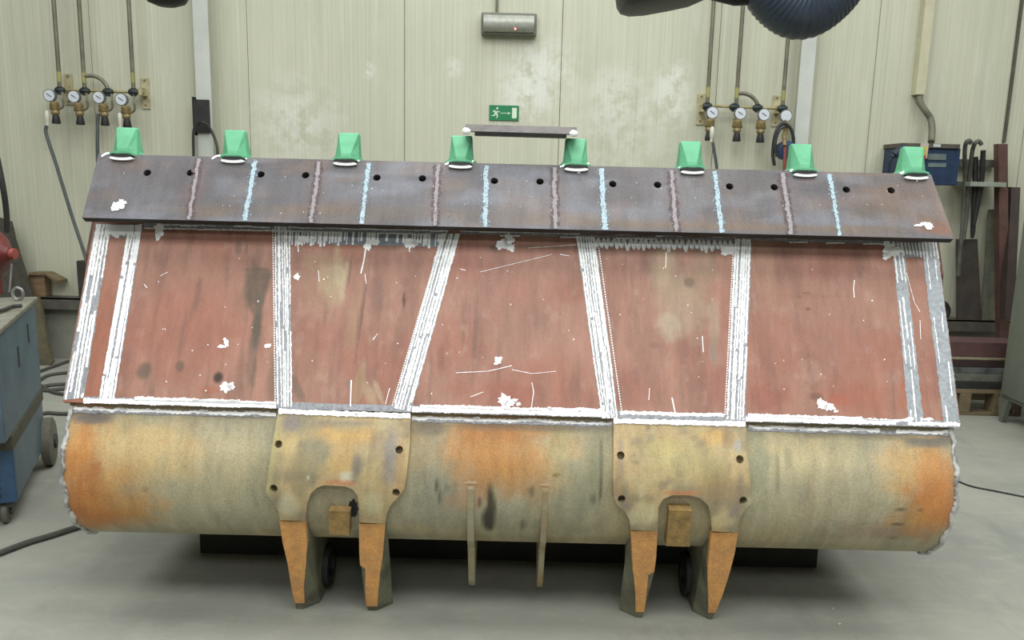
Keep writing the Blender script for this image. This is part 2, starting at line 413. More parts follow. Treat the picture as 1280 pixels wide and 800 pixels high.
# ---- side plates
steel_dk = M('dark_plate_steel', (96, 84, 74), (70, 64, 58), scale=9, rough=0.6, grain=0.2)
for sx in (-1, 1):
    prof = [pos(s, -0.001) for s in np.linspace(-0.84, SA, 30)] + [(BC.y + 1.0, 0.262), tail[0], tail[1], tail[2], tail[3], (3.7, 1.36)]
    x0 = XL - 0.002 if sx < 0 else XR - 0.018
    MB().prism([(x0, y, z) for y, z in prof], (0.02, 0, 0)).build('side_plate', steel_dk, bucket)
    x1 = BC.x + sx * 1.6
    MB().prism([(x1, 3.09, 1.45), (x1, 3.03, 1.33), (x1, 3.02, 1.2), (x1, 3.1, 1.12), (x1, 3.5, 1.2), (x1, 3.55, 1.4)], (sx * 0.03, 0, 0)).build('side_cutter', M('brown_cutter', (112, 66, 50), (84, 56, 46)), bucket)

# ---- ragged weld rims at both ends
rim_m = M('weld_rim', (206, 206, 204), (136, 134, 134), scale=20, rough=0.45, metal=0.2, bump=0.6, lo=0.42, hi=0.58)
for sx in (-1, 1):
    pts = []; rad = []
    for s in np.arange(-0.13, 0.50, 0.008):
        j = random.uniform(-1, 1)
        y, z = pos(s, 0.003)
        pts.append((BC.x + sx * (1.580 + 0.003 * j + 0.003 * sin(s * 60)), y, z)); rad.append(0.007 + 0.002 * random.random() + 0.0015 * sin(s * 43 + 1))
    o = MB().tube(pts, rad, 8).build('edge_weld', rim_m, bucket, True)
    o['label'] = 'ragged silvery weld bead along the shell end'

# ---- seven red primed wear plates
seams = [((118, 276), (78, 499)), ((168, 278), (131, 500)), ((352, 281), (355, 507)), ((562, 288), (502, 512)), ((733, 292), (763, 520)), ((929, 295), (918, 524)), ((1124, 298), (1146, 529)), ((1171, 300), (1201, 531))]
WT = -0.838; 
def _s(px, py): return onprof(px, py, OFW)
red_st = [
    (312, 362, 3.5, 30, -12, (84, 76, 64), 0.7), (331, 362, 4, 30, 8, (84, 76, 64), 0.6), (320, 410, 5, 34, 0, (84, 78, 68), 0.7), (320, 337, 18, 3, 0, (84, 76, 64), 0.7), (308, 311, 3, 10, 0, (104, 92, 78), 0.6), (317, 470, 3, 36, 0, (92, 84, 74), 0.5), (240, 390, 3, 40, 4, (112, 92, 78), 0.5), (433, 340, 3, 30, 6, (198, 182, 150), 0.6), (400, 345, 4, 26, 0, (190, 170, 140), 0.5), (452, 400, 1.6, 60, 3, (84, 66, 54), 0.5),
    (250, 390, 90, 90, 0, (168, 112, 94), 0.5), (120, 420, 30, 100, 0, (172, 98, 66), 0.6), (230, 420, 100, 70, 0, (164, 94, 78), 0.45),
    (315, 360, 12, 34, 0, (92, 82, 70), 0.85), (330, 350, 10, 22, 0, (96, 84, 72), 0.7), (325, 345, 22, 6, 0, (96, 84, 72), 0.6), (322, 400, 7, 42, 0, (88, 84, 74), 0.7), (316, 440, 8, 50, 0, (104, 92, 80), 0.55), (318, 345, 16, 60, 0, (120, 94, 80), 0.5),
    (298, 310, 5, 12, 0, (116, 96, 82), 0.7), (247, 370, 4, 34, 0, (126, 98, 84), 0.6), (232, 325, 4, 28, 0, (150, 110, 90), 0.6), (228, 420, 4, 38, 0, (130, 96, 84), 0.5), (180, 463, 10, 12, 25, (104, 90, 78), 0.8), (225, 458, 6, 8, 0, (104, 90, 78), 0.7),
    (273, 472, 7, 8, 0, (50, 44, 42), 0.9), (262, 487, 12, 6, 0, (170, 96, 60), 0.6), (345, 470, 12, 34, 0, (110, 92, 80), 0.5),
    (415, 350, 16, 48, 0, (176, 154, 122), 0.85), (405, 330, 30, 18, 0, (172, 148, 120), 0.6), (424, 340, 7, 44, -10, (192, 174, 140), 0.7), (388, 360, 14, 40, 0, (160, 124, 102), 0.6), (437, 335, 2.5, 30, 0, (126, 96, 80), 0.7),
    (442, 400, 7, 50, 4, (160, 128, 96), 0.6), (470, 370, 12, 30, 0, (132, 100, 90), 0.5), (452, 390, 4, 70, 4, (96, 74, 62), 0.4), (449, 480, 7, 32, 8, (168, 138, 104), 0.7), (463, 494, 9, 18, -20, (176, 150, 118), 0.8), (474, 492, 4, 20, -25, (178, 156, 128), 0.8),
    (372, 485, 6, 22, -25, (112, 96, 84), 0.7), (496, 430, 6, 60, 6, (120, 96, 82), 0.45), (505, 375, 2, 12, 0, (80, 52, 44), 0.8), (435, 480, 4, 6, 0, (130, 112, 108), 0.6), (385, 430, 22, 60, 0, (150, 98, 82), 0.4),
    (430, 320, 90, 14, 0, (150, 96, 76), 0.3), (510, 450, 30, 50, 0, (156, 96, 82), 0.4),
    (580, 330, 40, 26, 0, (172, 104, 88), 0.6), (620, 370, 60, 40, 0, (168, 116, 104), 0.5), (640, 400, 60, 30, 0, (150, 112, 98), 0.35), (680, 470, 40, 30, 0, (170, 104, 84), 0.6), (620, 490, 70, 18, 0, (164, 92, 74), 0.55), (552, 450, 6, 22, 0, (128, 88, 76), 0.5), (663, 360, 50, 30, 0, (168, 112, 98), 0.5), (618, 310, 8, 5, 0, (100, 84, 78), 0.8), (660, 315, 70, 8, 0, (160, 104, 90), 0.4), (680, 485, 14, 22, 0, (150, 108, 92), 0.5),
    (850, 360, 36, 44, 0, (176, 150, 126), 0.85), (832, 335, 22, 36, 0, (176, 152, 126), 0.75), (860, 400, 34, 30, 0, (168, 144, 124), 0.7), (835, 410, 16, 22, 0, (182, 164, 144), 0.7), (862, 353, 8, 8, 0, (120, 100, 84), 0.75), (880, 330, 20, 30, 0, (164, 138, 114), 0.6), (893, 400, 10, 36, 0, (176, 156, 136), 0.6), (892, 440, 5, 26, 0, (150, 134, 124), 0.7), (818, 432, 7, 5, 0, (120, 88, 80), 0.7), (810, 430, 30, 30, 0, (150, 106, 92), 0.5),
    (770, 360, 18, 60, 0, (160, 106, 90), 0.4), (790, 480, 36, 30, 0, (158, 90, 76), 0.5), (900, 480, 24, 30, 0, (156, 92, 80), 0.5), (806, 470, 20, 14, 0, (150, 108, 100), 0.4),
    (1030, 400, 80, 60, 0, (166, 116, 104), 0.5), (970, 360, 26, 40, 0, (160, 112, 92), 0.4), (960, 330, 12, 40, 0, (172, 130, 110), 0.5), (1040, 330, 60, 24, 0, (158, 100, 84), 0.5), (1080, 500, 50, 30, 0, (168, 98, 74), 0.6), (960, 500, 30, 22, 0, (158, 84, 70), 0.6), (1020, 496, 10, 6, 0, (110, 84, 70), 0.8), (1048, 500, 14, 8, 0, (188, 92, 66), 0.6), (1060, 490, 50, 26, 0, (166, 96, 78), 0.5),
    (1140, 400, 24, 100, 0, (174, 116, 98), 0.5), (1140, 500, 20, 30, 0, (176, 98, 64), 0.6),
    (1010, 386, 5, 1.5, 0, (110, 78, 66), 0.9, 0.1), (1008, 366, 6, 1.4, 0, (130, 94, 80), 0.8, 0.1), (1025, 370, 60, 2.5, 0, (150, 106, 88), 0.4), (1000, 371, 4, 1.5, 0, (130, 96, 84), 0.7),
]
def red_col(X, S):
    return np.array([0.93, 0.90, 0.83]) * paint(X, S, (171, 122, 106), red_st, _s, sat=0.82,
                 vary=(((162, 98, 80), 4, 5, 0.45, 0.7, 0.6), ((178, 128, 112), 6, 3, 0.5, 0.75, 0.5), ((140, 98, 86), 16, 2.5, 0.55, 0.75, 0.5), ((126, 98, 88), 45, 4, 0.6, 0.8, 0.45), ((184, 146, 132), 30, 20, 0.62, 0.8, 0.4)))
redm = Mpaint('red_primer', rough=0.6, grain=0.12, bump=0.06)
for i in range(7):
    (a, b), (c, d) = seams[i], seams[i + 1]
    xa, xb, xc, xd = _s(*a)[0], _s(*b)[0], _s(*c)[0], _s(*d)[0]
    g = 0.0012
    sb = -0.140
    def fn(u, v, xa=xa, xb=xb, xc=xc, xd=xd):
        l = xa + (xb - xa) * v + g; r = xc + (xd - xc) * v - g
        return (l + (r - l) * u, WT + (sb - WT) * v)
    nu = max(8, int(abs(xd - xb) / 0.0055)); nv = 120
    o = grid('wear_plate', fn, nu, nv, redm, bucket, red_col, (OFW, 0.003))
    o['label'] = 'brick red primed steel plate welded to the bucket'

# ---- marks in chalk and ground metal, laid on the skin
def ribbon(mb, pts, w, surf, jag=0.0, step=2.5, taper=False):
    """a stroke of chalk: pts are where it runs, w its breadth, surf places it on the surface"""
    P = [Vector((p[0], p[1])) for p in pts]; Q = []
    for a, b in zip(P[:-1], P[1:]):
        n = max(1, int((b - a).length / step))
        for k in range(n): Q.append(a + (b - a) * (k / n))
    Q.append(P[-1]); N = len(Q); V = []; Fc = []
    for i, q in enumerate(Q):
        d = (Q[min(i + 1, N - 1)] - Q[max(i - 1, 0)])
        if d.length < 1e-6: d = Vector((1, 0))
        d.normalize(); nn = Vector((-d.y, d.x))
        ww = w * 0.5 * ((0.4 + 0.6 * sin(pi * i / max(1, N - 1))) if taper else 1)
        e1 = ww + jag * (random.random() - 0.4) * (1 if i % 2 else 0.2); e2 = ww + jag * (random.random() - 0.4) * (1 if i % 2 else 0.2)
        V.append(surf(*(q + nn * e1))); V.append(surf(*(q - nn * e2)))
    for i in range(N - 1): Fc.append((2 * i, 2 * i + 1, 2 * i + 3, 2 * i + 2))
    mb.add(V, Fc)
def blot(mb, px, py, rx, ry, surf, n=18, rag=0.35):
    c = [surf(px, py)]
    for k in range(n):
        r = 1 + random.uniform(-rag, rag)
        c.append(surf(px + rx * r * cos(2 * pi * k / n), py + ry * r * sin(2 * pi * k / n)))
    mb.add(c, [(0, 1 + k, 1 + (k + 1) % n) for k in range(n)])
def surfW(h):
    def f(px, py):
        d = ray(px, py); y0, z0 = pos(-0.001, OFW + h)
        nx, nz = cos(AN), sin(AN)
        t = (y0 * nx + (z0 - CH) * nz) / (d.y * nx + d.z * nz)
        return Vector((d.x * t, d.y * t, CH + d.z * t))
    return f
def surfP(off):
    def f(px, py): x, s = onprof(px, py, off); return P3(x, s, off)
    return f
def surfL(h):
    def f(px, py): x, t = onlip(px, py); return L3(x, t, h)
    return f
def chalk_mat(name, c, rough, metal, gap=0.0, scale=120, c2=None):
    t = NT(name)
    f = t.ramp(t.noise(scale, 4, 0.7), 0.35, 0.65)
    t.l(t.mix(f, lin(c), lin(c2 or tuple(v * 0.9 for v in c))), t.b.inputs['Base Color'])
    t.b.inputs['Roughness'].default_value = rough; t.b.inputs['Metallic'].default_value = metal
    if gap > 0:
        t.l(t.ramp(t.noise(scale * 0.8, 4, 0.8), gap - 0.04, gap + 0.04), t.b.inputs['Alpha'])
    return t.m
CHK = chalk_mat('white_chalk', (255, 255, 255), 0.9, 0, 0, 120, (250, 250, 250))
GRD = chalk_mat('ground_metal', (168, 170, 174), 0.5, 0.1, 0, 90, (128, 128, 134))
GRB = chalk_mat('ground_metal_grey', (150, 155, 166), 0.5, 0.2, 0, 60, (124, 130, 142))
ALG = chalk_mat('ground_metal_bright', (172, 176, 180), 0.5, 0.1, 0, 60, (138, 144, 150))
PKC = chalk_mat('pink_grey_line', (156, 148, 152), 0.8, 0, 0.38, 130)
BLC = chalk_mat('blue_white_line', (176, 196, 206), 0.8, 0, 0.41, 130)
BLS = chalk_mat('blue_white_spatter', (140, 158, 168), 0.8, 0, 0.56, 110)
RDH = chalk_mat('heat_tint', (98, 84, 84), 0.7, 0, 0.5, 60)
def band(t0, t1, b0, b1, lines, under=GRD, den=1.0, label=None, lw=2.6):
    """a weld seam ground flat and chalked over; t0,t1 top corners, b0,b1 bottom corners"""
    t0, t1, b0, b1 = map(Vector, (t0, t1, b0, b1))
    u = MB(); cen = [((t0 + t1) / 2).lerp((b0 + b1) / 2, k / 30) for k in range(31)]
    sf = surfW(0.0010)
    V = []; Fc = []
    for k in range(61):
        f = k / 60; l = t0.lerp(b0, f); r = t1.lerp(b1, f)
        j1 = random.uniform(-1.2, 1.2) * (k % 2); j2 = random.uniform(-1.2, 1.2) * (k % 2)
        V += [sf(l.x + j1, l.y), sf(r.x + j2, r.y)]
        if k: Fc.append((2 * k - 2, 2 * k - 1, 2 * k + 1, 2 * k))
    u.add(V, Fc); o = u.build('ground_seam', under, bucket); o['label'] = label or 'bright ground weld seam across the red plates'
    c = MB(); sf = surfW(0.0018)
    for k in range(lines):
        f = (k + 0.5) / lines
        a = t0.lerp(t1, f); b = b0.lerp(b1, f); p = 0.0
        while p < 1:
            q = min(1, p + random.uniform(0.15, 0.8) * (1.0 if den >= 1 else den * 1.2))
            ribbon(c, [a.lerp(b, p) + Vector((random.uniform(-1, 1), 0)), a.lerp(b, q) + Vector((random.uniform(-1, 1), 0))], lw * random.uniform(0.45, 0.95), sf, 1.5, 2.4)
            p = q + random.uniform(0.0, 0.02 if den >= 1 else 0.3)
    o = c.build('chalk_stroke', CHK, bucket); o['label'] = 'white chalk strokes along a weld seam'
band((120, 280), (139, 280), (79, 500), (105, 497), 5, den=0.8, lw=3.4)
band((161, 282), (179, 280), (123, 500), (143, 500), 5, lw=4.2)
band((343, 282), (362, 284), (345, 509), (365, 508), 7, GRD, 0.9, lw=2.0)
band((552, 292), (575, 292), (491, 510), (514, 514), 6, lw=3.4)
band((720, 295), (744, 296), (752, 523), (773, 523), 7, lw=2.7)
band((919, 298), (940, 299), (908, 524), (931, 525), 6, lw=2.8)
band((1115, 302), (1129, 303), (1136, 528), (1155, 529), 3, ALG, 0.45, lw=2.2)
band((1151, 301), (1171, 302), (1180, 530), (1200, 532), 2, ALG, 0.3, lw=1.8)
# dotted guide line left of the slanting seam, and right of the fourth
c = MB()
for a, b in (((549, 308), (490, 508)), ((747, 300), (778, 520)), ((341, 286), (344, 505)), ((917, 305), (906, 520))):
    a = Vector(a); b = Vector(b); n = int((b - a).length / 3.2)
    for k in range(n):
        p = a.lerp(b, k / n); ribbon(c, [p, p + (b - a).normalized() * 2.0], 1.5, surfW(0.0018))
c.build('chalk_stroke', CHK, bucket)['label'] = 'dotted white guide lines beside the seams'
# hatched grinding under the lip
def patch(pts, mat, name='ground_patch', label='bare ground metal strip', sf=None):
    sf = sf or surfW(0.0012); u = MB(); u.add([sf(*p) for p in pts], [tuple(range(len(pts)))]); o = u.build(name, mat, bucket); o['label'] = label
patch([(362, 288), (552, 294), (549, 309), (500, 307), (440, 306), (362, 304)], GRB)
patch([(745, 299), (920, 303), (919, 312), (745, 308)], GRB)
patch([(1128, 303), (1152, 303), (1156, 321), (1131, 322)], ALG)
patch([(132, 280), (168, 281), (164, 297), (130, 296)], GRD)
c = MB(); sf = surfW(0.0019)
x = 362
while x < 552:
    f = abs(x - 470) / 90
    if random.random() < 0.35 + 0.6 * min(1, f): ribbon(c, [(x + 1, 288 + (x - 362) * 0.025), (x, random.uniform(299, 308) + (x - 362) * 0.015)], random.uniform(1.2, 3.4), sf, 0.6)
    x += random.uniform(2.5, 5.0)
x = 742; up = True; zig = []
while x < 922:
    zig.append((x, (297 if up else random.uniform(307, 313)) + (x - 742) * 0.022)); up = not up; x += random.uniform(2.0, 4.6)
ribbon(c, zig, 2.0, sf, 0.4)
ribbon(c, [(p[0] + 1.6, p[1] + 1) for p in zig[::1]], 1.0, sf, 0.3)
x = 1127
while x < 1170:
    ribbon(c, [(x, 303), (x + 3, random.uniform(315, 324))], random.uniform(1, 2.2), sf, 0.6); x += 4.3
x = 134
while x < 166:
    ribbon(c, [(x, 281), (x, random.uniform(291, 298))], 3.4, sf, 1.0); x += 2.6
c.build('chalk_stroke', CHK, bucket)['label'] = 'white chalk hatching below the cutting edge'
# long stroke right under the lip and along the bottom weld
c = MB(); cg = MB(); sf = surfW(0.0019); sg = surfW(0.0014)
for (xa, xb) in ((180, 360), (360, 560), (575, 725), (745, 920), (940, 1125)):
    n = int((xb - xa) / 22)
    for k in range(n):
        a = xa + (xb - xa) * k / n; b = xa + (xb - xa) * (k + 1) / n
        ya = 277.0 + (a - 120) * 0.0218; yb = 277.0 + (b - 120) * 0.0218
        if random.random() < 0.85: ribbon(c, [(a, ya + 2 + random.uniform(-.7, .7)), (b, yb + 2 + random.uniform(-.7, .7))], random.uniform(0.8, 1.8), sf, 1.0, 2)
        if a < 330 or random.random() < .35: ribbon(c, [(a, ya + 7), (b, yb + 6.5)], 1.3, sf, 1.0, 2)
def gseam(pts, w, sf_, j, st=2.5):
    q = MB(); ribbon(q, pts, w, sf_, j, st); q.build('ground_seam', GRD, bucket)['label'] = 'ground metal strip along a plate weld'
gseam([(180, 281), (560, 291)], 5, sg, 1)
gseam([(940, 298), (1125, 303)], 5, sg, 1)
gseam([(575, 291), (920, 300)], 3, sg, 1)
def bot(x): return 500.5 + (x - 100) * 0.0282
for xa, xb, w, y0 in ((104, 345, 6, 0), (168, 300, 5, -4), (240, 345, 4, -3), (515, 760, 6, -1), (525, 690, 4, -5), (684, 755, 4, -6), (775, 905, 4, -4), (932, 1120, 6, -1), (935, 1078, 4, -5), (1080, 1140, 3, -4), (1135, 1200, 4, -1)):
    ribbon(c, [(x_, bot(x_) + y0 + random.uniform(-.6, .6)) for x_ in np.linspace(xa, xb, 12)], w, sf, 2.2, 2)
for xa, xb in ((345, 515), (766, 932), (104, 345), (515, 760), (932, 1200)):
    gseam([(xa, bot(xa) - 1), (xb, bot(xb) - 1)], 8, sg, 1.5, 2)
c.build('chalk_stroke', CHK, bucket)['label'] = 'long white chalk lines along the plate welds'
# the same lines on the shell and on the bracket tops
c = MB(); cg = MB(); s1 = surfP(0.0035); s2 = surfP(0.0025)
def bs(x): return 510.5 + (x - 90) * 0.0272
for xa, xb in ((90, 160), (150, 260), (250, 345), (515, 600), (590, 700), (700, 765), (936, 1010), (1000, 1100), (1120, 1190)):
    ribbon(c, [(x_, bs(x_) + random.uniform(-1.2, 1.2)) for x_ in np.linspace(xa, xb, 8)], random.uniform(2.5, 4.5), s1, 2.5, 3)
for xa, xb in ((90, 345), (515, 766), (935, 1193)): gseam([(xa, bs(xa) + 3), (xb, bs(xb) + 2)], 4.5, s2, 3, 4)
c.build('chalk_stroke', CHK, bucket)['label'] = 'white chalk line along the top of the shell'
c = MB()
for (xa, ya, xb, yb) in ((348, 513, 513, 519), (767, 525, 932, 529)):
    for dy, w in ((0, 4), (2.5, 3)):
        ribbon(c, [(xa + (xb - xa) * k / 10, ya + dy + (yb - ya) * k / 10) for k in range(11)], w, surfP(OFB + 0.003), 2, 2.5)
    c.build('chalk_line', CHK, bucket)['label'] = 'white chalk along the top edge of a hinge plate'; c = MB()
# scattered daubs of chalk
c = MB(); sf = surfW(0.002)
daubs = ((199, 286, 6, 8), (197, 296, 3, 6), (283, 484, 8, 6), (288, 482, 5, 5), (277, 433, 5, 2.2), (283, 429, 3, 4), (281, 424, 2, 2), (371, 346, 4, 4), (460, 307, 5, 6), (467, 303, 6, 4), (513, 304, 7, 6), (520, 303, 5, 3),
                       (379, 299, 8, 4), (374, 303, 4, 3), (628, 305, 7, 7), (636, 300, 6, 8), (638, 309, 6, 5), (623, 450, 5, 4), (620, 454, 3, 2), (630, 500, 8, 8), (637, 504, 7, 5), (648, 505, 3, 2.5), (643, 500, 4, 2), (1028, 506, 6, 6), (1036, 509, 8, 4), (1045, 514, 3, 1.6), (1025, 502, 4, 4), (910, 314, 8, 5), (1110, 311, 6, 9), (1118, 315, 9, 6), (588 + 520, 320, 5, 4), (335, 432, 4, 3), (1138, 523, 5, 2), (1160, 524, 7, 2))
clusters = []
for d in daubs:
    for cl_ in clusters:
        if any(abs(d[0] - e[0]) < 17 and abs(d[1] - e[1]) < 17 for e in cl_): cl_.append(d); break
    else: clusters.append([d])
for cl_ in clusters:
    cd = MB()
    for d in cl_: blot(cd, *d, sf, 20)
    cd.build('chalk_mark', CHK, bucket)['label'] = 'white chalk daub on the red plates'
for pts, w in (([(457, 311), (455, 325), (451, 342)], 1.6), ([(456, 342), (458, 355)], .8), ([(511, 308), (512, 315)], 1), ([(372, 304), (373, 315)], 1), ([(439, 475), (438, 508)], 1.6), ([(840, 497), (845, 521)], 1.6), ([(833, 315), (832, 335)], 1), ([(570, 466), (610, 464), (640, 457)], .7), ([(1068, 350), (1067, 362), (1068, 372)], 1.1), ([(665, 478), (667, 490), (664, 512)], .9), ([(466, 425), (472, 417)], .8), ([(812, 485), (811, 500)], .8), ([(487, 485), (482, 505)], .9), ([(575, 336), (582, 338)], 1), ([(1133, 340), (1143, 378), (1150, 390)], .6), ([(1150, 400), (1151, 424)], .7), ([(398, 338), (399, 352)], .8), ([(660, 310), (720, 306)], .6), ([(878, 420), (879, 440)], 1), ([(640, 462), (665, 467), (695, 464)], .6), ([(600, 340), (690, 318)], .5), ([(700, 318), (712, 320)], .7), ([(200, 345), (210, 340)], .6), ([(180, 355), (184, 360)], .9), ([(588, 496), (604, 490)], .8)):
    ribbon(c, pts, w, sf, 0.4)
for k in range(70): 
    px = random.uniform(190, 1110); py = random.uniform(320, 495); blot(c, px, py, random.uniform(.4, 1.0), random.uniform(.4, 1.2), sf, 6)
c.build('chalk_specks', CHK, bucket)['label'] = 'scattered white scratches and specks on the red plates'

# ---- cutting edge with bolt holes
def fill2d(outline, holes=(), nh=18, stepx=None, steps=None):
    bm = bmesh.new(); E = []
    def loop(pts):
        vs_ = [bm.verts.new((p[0], p[1], 0)) for p in pts]
        for i in range(len(vs_)): E.append(bm.edges.new((vs_[i], vs_[(i + 1) % len(vs_)])))
    loop(outline)
    for (x, s, r) in holes: loop([(x + r * cos(2 * pi * k / nh), s + r * sin(2 * pi * k / nh)) for k in range(nh)])
    bmesh.ops.triangle_fill(bm, use_beauty=True, edges=E, normal=(0, 0, 1))
    xs_ = [p[0] for p in outline]; ss = [p[1] for p in outline]
    if stepx:
        for q in np.arange(min(xs_) + stepx, max(xs_), stepx): bmesh.ops.bisect_plane(bm, geom=bm.verts[:] + bm.edges[:] + bm.faces[:], plane_co=(q, 0, 0), plane_no=(1, 0, 0))
    if steps:
        for q in np.arange(min(ss) + steps, max(ss), steps): bmesh.ops.bisect_plane(bm, geom=bm.verts[:] + bm.edges[:] + bm.faces[:], plane_co=(0, q, 0), plane_no=(0, 1, 0))
    bmesh.ops.triangulate(bm, faces=bm.faces[:])
    bm.verts.index_update()
    V = [(v.co.x, v.co.y) for v in bm.verts]; Fc = [[v.index for v in f.verts] for f in bm.faces]
    B = [tuple(v.index for v in e.verts) for e in bm.edges if len(e.link_faces) == 1]
    bm.free(); return V, Fc, B
def slab(name, outline, holes, map3, fr, bk, mat, parent, colfn=None, stepx=None, steps=None, smooth=False):
    V, Fc, B = fill2d(outline, holes, 18, stepx, steps); n = len(V)
    P = [map3(x, s, fr) for x, s in V] + [map3(x, s, bk) for x, s in V]
    FF = [tuple(f) for f in Fc] + [tuple(i + n for i in f[::-1]) for f in Fc] + [(a, b, b + n, a + n) for a, b in B]
    A = np.array(V + V); cols = colfn(A[:, 0], A[:, 1]) if colfn else None
    o = mk(name, P, FF, mat, parent, False, cols)
    bm = bmesh.new(); bm.from_mesh(o.data); bmesh.ops.recalc_face_normals(bm, faces=bm.faces); bm.to_mesh(o.data); bm.free()
    if smooth:
        o.data.polygons.foreach_set('use_smooth', [True] * len(o.data.polygons)); o.data.set_sharp_from_angle(angle=radians(35))
    return o
holes_px = [(184, 216), (238, 216), (326, 218), (382, 219), (471, 222), (528, 223), (618, 226), (675, 227), (766, 230), (822, 231), (912, 233), (968, 234), (1058, 237), (1114, 238)]
lx0 = onlip(103, 270)[0]; lx1 = onlip(1192, 298)[0]
tl = onlip(123, 193); tr = onlip(1164, 219)
lip_st = [(200, 235, 120, 40, 0, (82, 77, 77), 0.5), (900, 240, 120, 50, 0, (107, 99, 94), 0.4), (1120, 255, 90, 40, 0, (110, 87, 68), 0.6), (1080, 262, 40, 12, 0, (82, 72, 65), 0.6), (1110, 250, 8, 6, 0, (70, 62, 57), 0.7), (1170, 285, 30, 10, 0, (127, 82, 58), 0.7),
          (700, 240, 120, 20, 0, (97, 90, 90), 0.5), (500, 268, 400, 8, 0, (105, 87, 65), 0.55), (900, 282, 300, 7, 0, (117, 94, 68), 0.6), (560, 205, 400, 4, 0, (105, 87, 75), 0.5), (380, 262, 60, 6, 0, (114, 94, 77), 0.5), (140, 215, 30, 20, 0, (84, 72, 65), 0.4), (1080, 215, 60, 8, 0, (114, 94, 75), 0.5), (1178, 250, 10, 40, 0, (126, 107, 97), 0.6)]
for p in ((245, 233), (395, 236), (545, 241), (694, 245), (843, 250), (985, 252)): lip_st.append((p[0], p[1], 14, 42, 0, (105, 82, 80), 0.5))
def lip_col(X, S):
    return paint(X, S, (92, 89, 92), lip_st, onlip, sat=1.0, vary=(((76, 73, 76), 3, 8, 0.45, 0.65, 0.6), ((116, 118, 126), 5, 14, 0.45, 0.65, 0.6), ((120, 98, 82), 8, 20, 0.55, 0.75, 0.4)))
hl = [(*onlip(px, py), 0.0145) for px, py in holes_px]
edge = slab('cutting_edge', [(lx0, 0), (lx1, 0), (lx1 - 0.0, 0.03), (tr[0], LLEN), (tl[0], LLEN)], hl, L3, 0.0, -0.026, Mpaint('mill_scale_steel', rough=0.5, metal=0.1, grain=0.3, gscale=220, bump=0.12), bucket, lip_col, 0.045, 0.03)
MB().prism([L3(lx0 + .001, -0.0008, -0.001), L3(lx1 - .001, -0.0008, -0.001), L3(lx1 - .001, -0.0008, -0.0255), L3(lx0 + .001, -0.0008, -0.0255)], Vector((0, LA.x * .0006, LA.y * .0006))).build('edge_shade_strip', M('edge_shade', (26, 25, 25), (40, 36, 33), scale=4, rough=0.7), bucket)['label'] = 'lower face of the cutting edge with its shade painted black'  # thin black strip paints the shade of the downward face
edge['label'] = 'dark bare steel cutting edge with fourteen bolt holes'
bkm = M('backing_dark', (30, 28, 27), (24, 22, 21), rough=0.8)
bk_ = MB(); a_ = [L3(lx0 + 0.03, 0.025, -0.04), L3(lx1 - 0.03, 0.025, -0.04), L3(lx1 - 0.04, LLEN - 0.02, -0.04), L3(lx0 + 0.04, LLEN - 0.02, -0.04)]
bk_.prism(a_, Vector((0, 0.02, -0.006))); bk_.build('base_edge', bkm, bucket)
MB().prism([P3(XL + 0.01, -0.82, -0.004), P3(XR - 0.01, -0.82, -0.004), L3(lx1 - 0.03, 0.065, -0.085), L3(lx0 + 0.03, 0.065, -0.085)], (0, 0.03, -0.01)).build('joint_filler', bkm, bucket)
# thin dark underside line of the edge is shade painted on its lower face; spray marks across it
for px0, px1, mt, w in ((249, 236, PKC, 4.5), (319, 306, BLC, 6), (399, 389, PKC, 5), (461, 452, BLC, 6), (548, 543, PKC, 5), (608, 606, BLC, 6.5), (693, 694, PKC, 5.5), (752, 756, BLC, 7), (839, 845, PKC, 5), (893, 902, BLC, 6.5), (978, 989, PKC, 6), (1036, 1050, BLC, 5)):
    y0 = 195.5 + (px0 - 120) * 0.0243; y1 = 271.5 + (px1 - 103) * 0.0247
    c = MB(); pts = [(px0 + (px1 - px0) * k / 12 + random.uniform(-.7, .7), y0 + (y1 - y0) * k / 12) for k in range(13)]
    ribbon(c, pts, w + 6, surfL(0.0015), 4, 3)
    o = c.build('sprayed_line', RDH if mt is PKC else BLS, bucket); o['label'] = 'spatter beside a sprayed line on the cutting edge'
    c = MB(); ribbon(c, pts, w * 0.8, surfL(0.0022), 2.6, 2.0)
    o = c.build('sprayed_line', mt, bucket); o['label'] = ('pinkish grey' if mt is PKC else 'bluish white') + ' sprayed line across the cutting edge'
c = MB(); sl_ = surfL(0.0024)
for grp_ in (((147, 257, 8, 5), (152, 254, 6, 4), (144, 261, 5, 3)), ((1161, 283, 5, 4), (1156, 280, 6, 2), (1147, 282, 5, 1.2))):
    cd = MB()
    for d in grp_: blot(cd, *d, sl_, 20)
    cd.build('chalk_mark', CHK, bucket)['label'] = 'white chalk daub near a lower corner of the cutting edge'
for k in range(40): blot(c, random.uniform(130, 1160), random.uniform(215, 268), random.uniform(.25, .6), random.uniform(.25, .6), sl_, 6)
c.build('chalk_specks', CHK, bucket)['label'] = 'fine pale specks on the cutting edge'

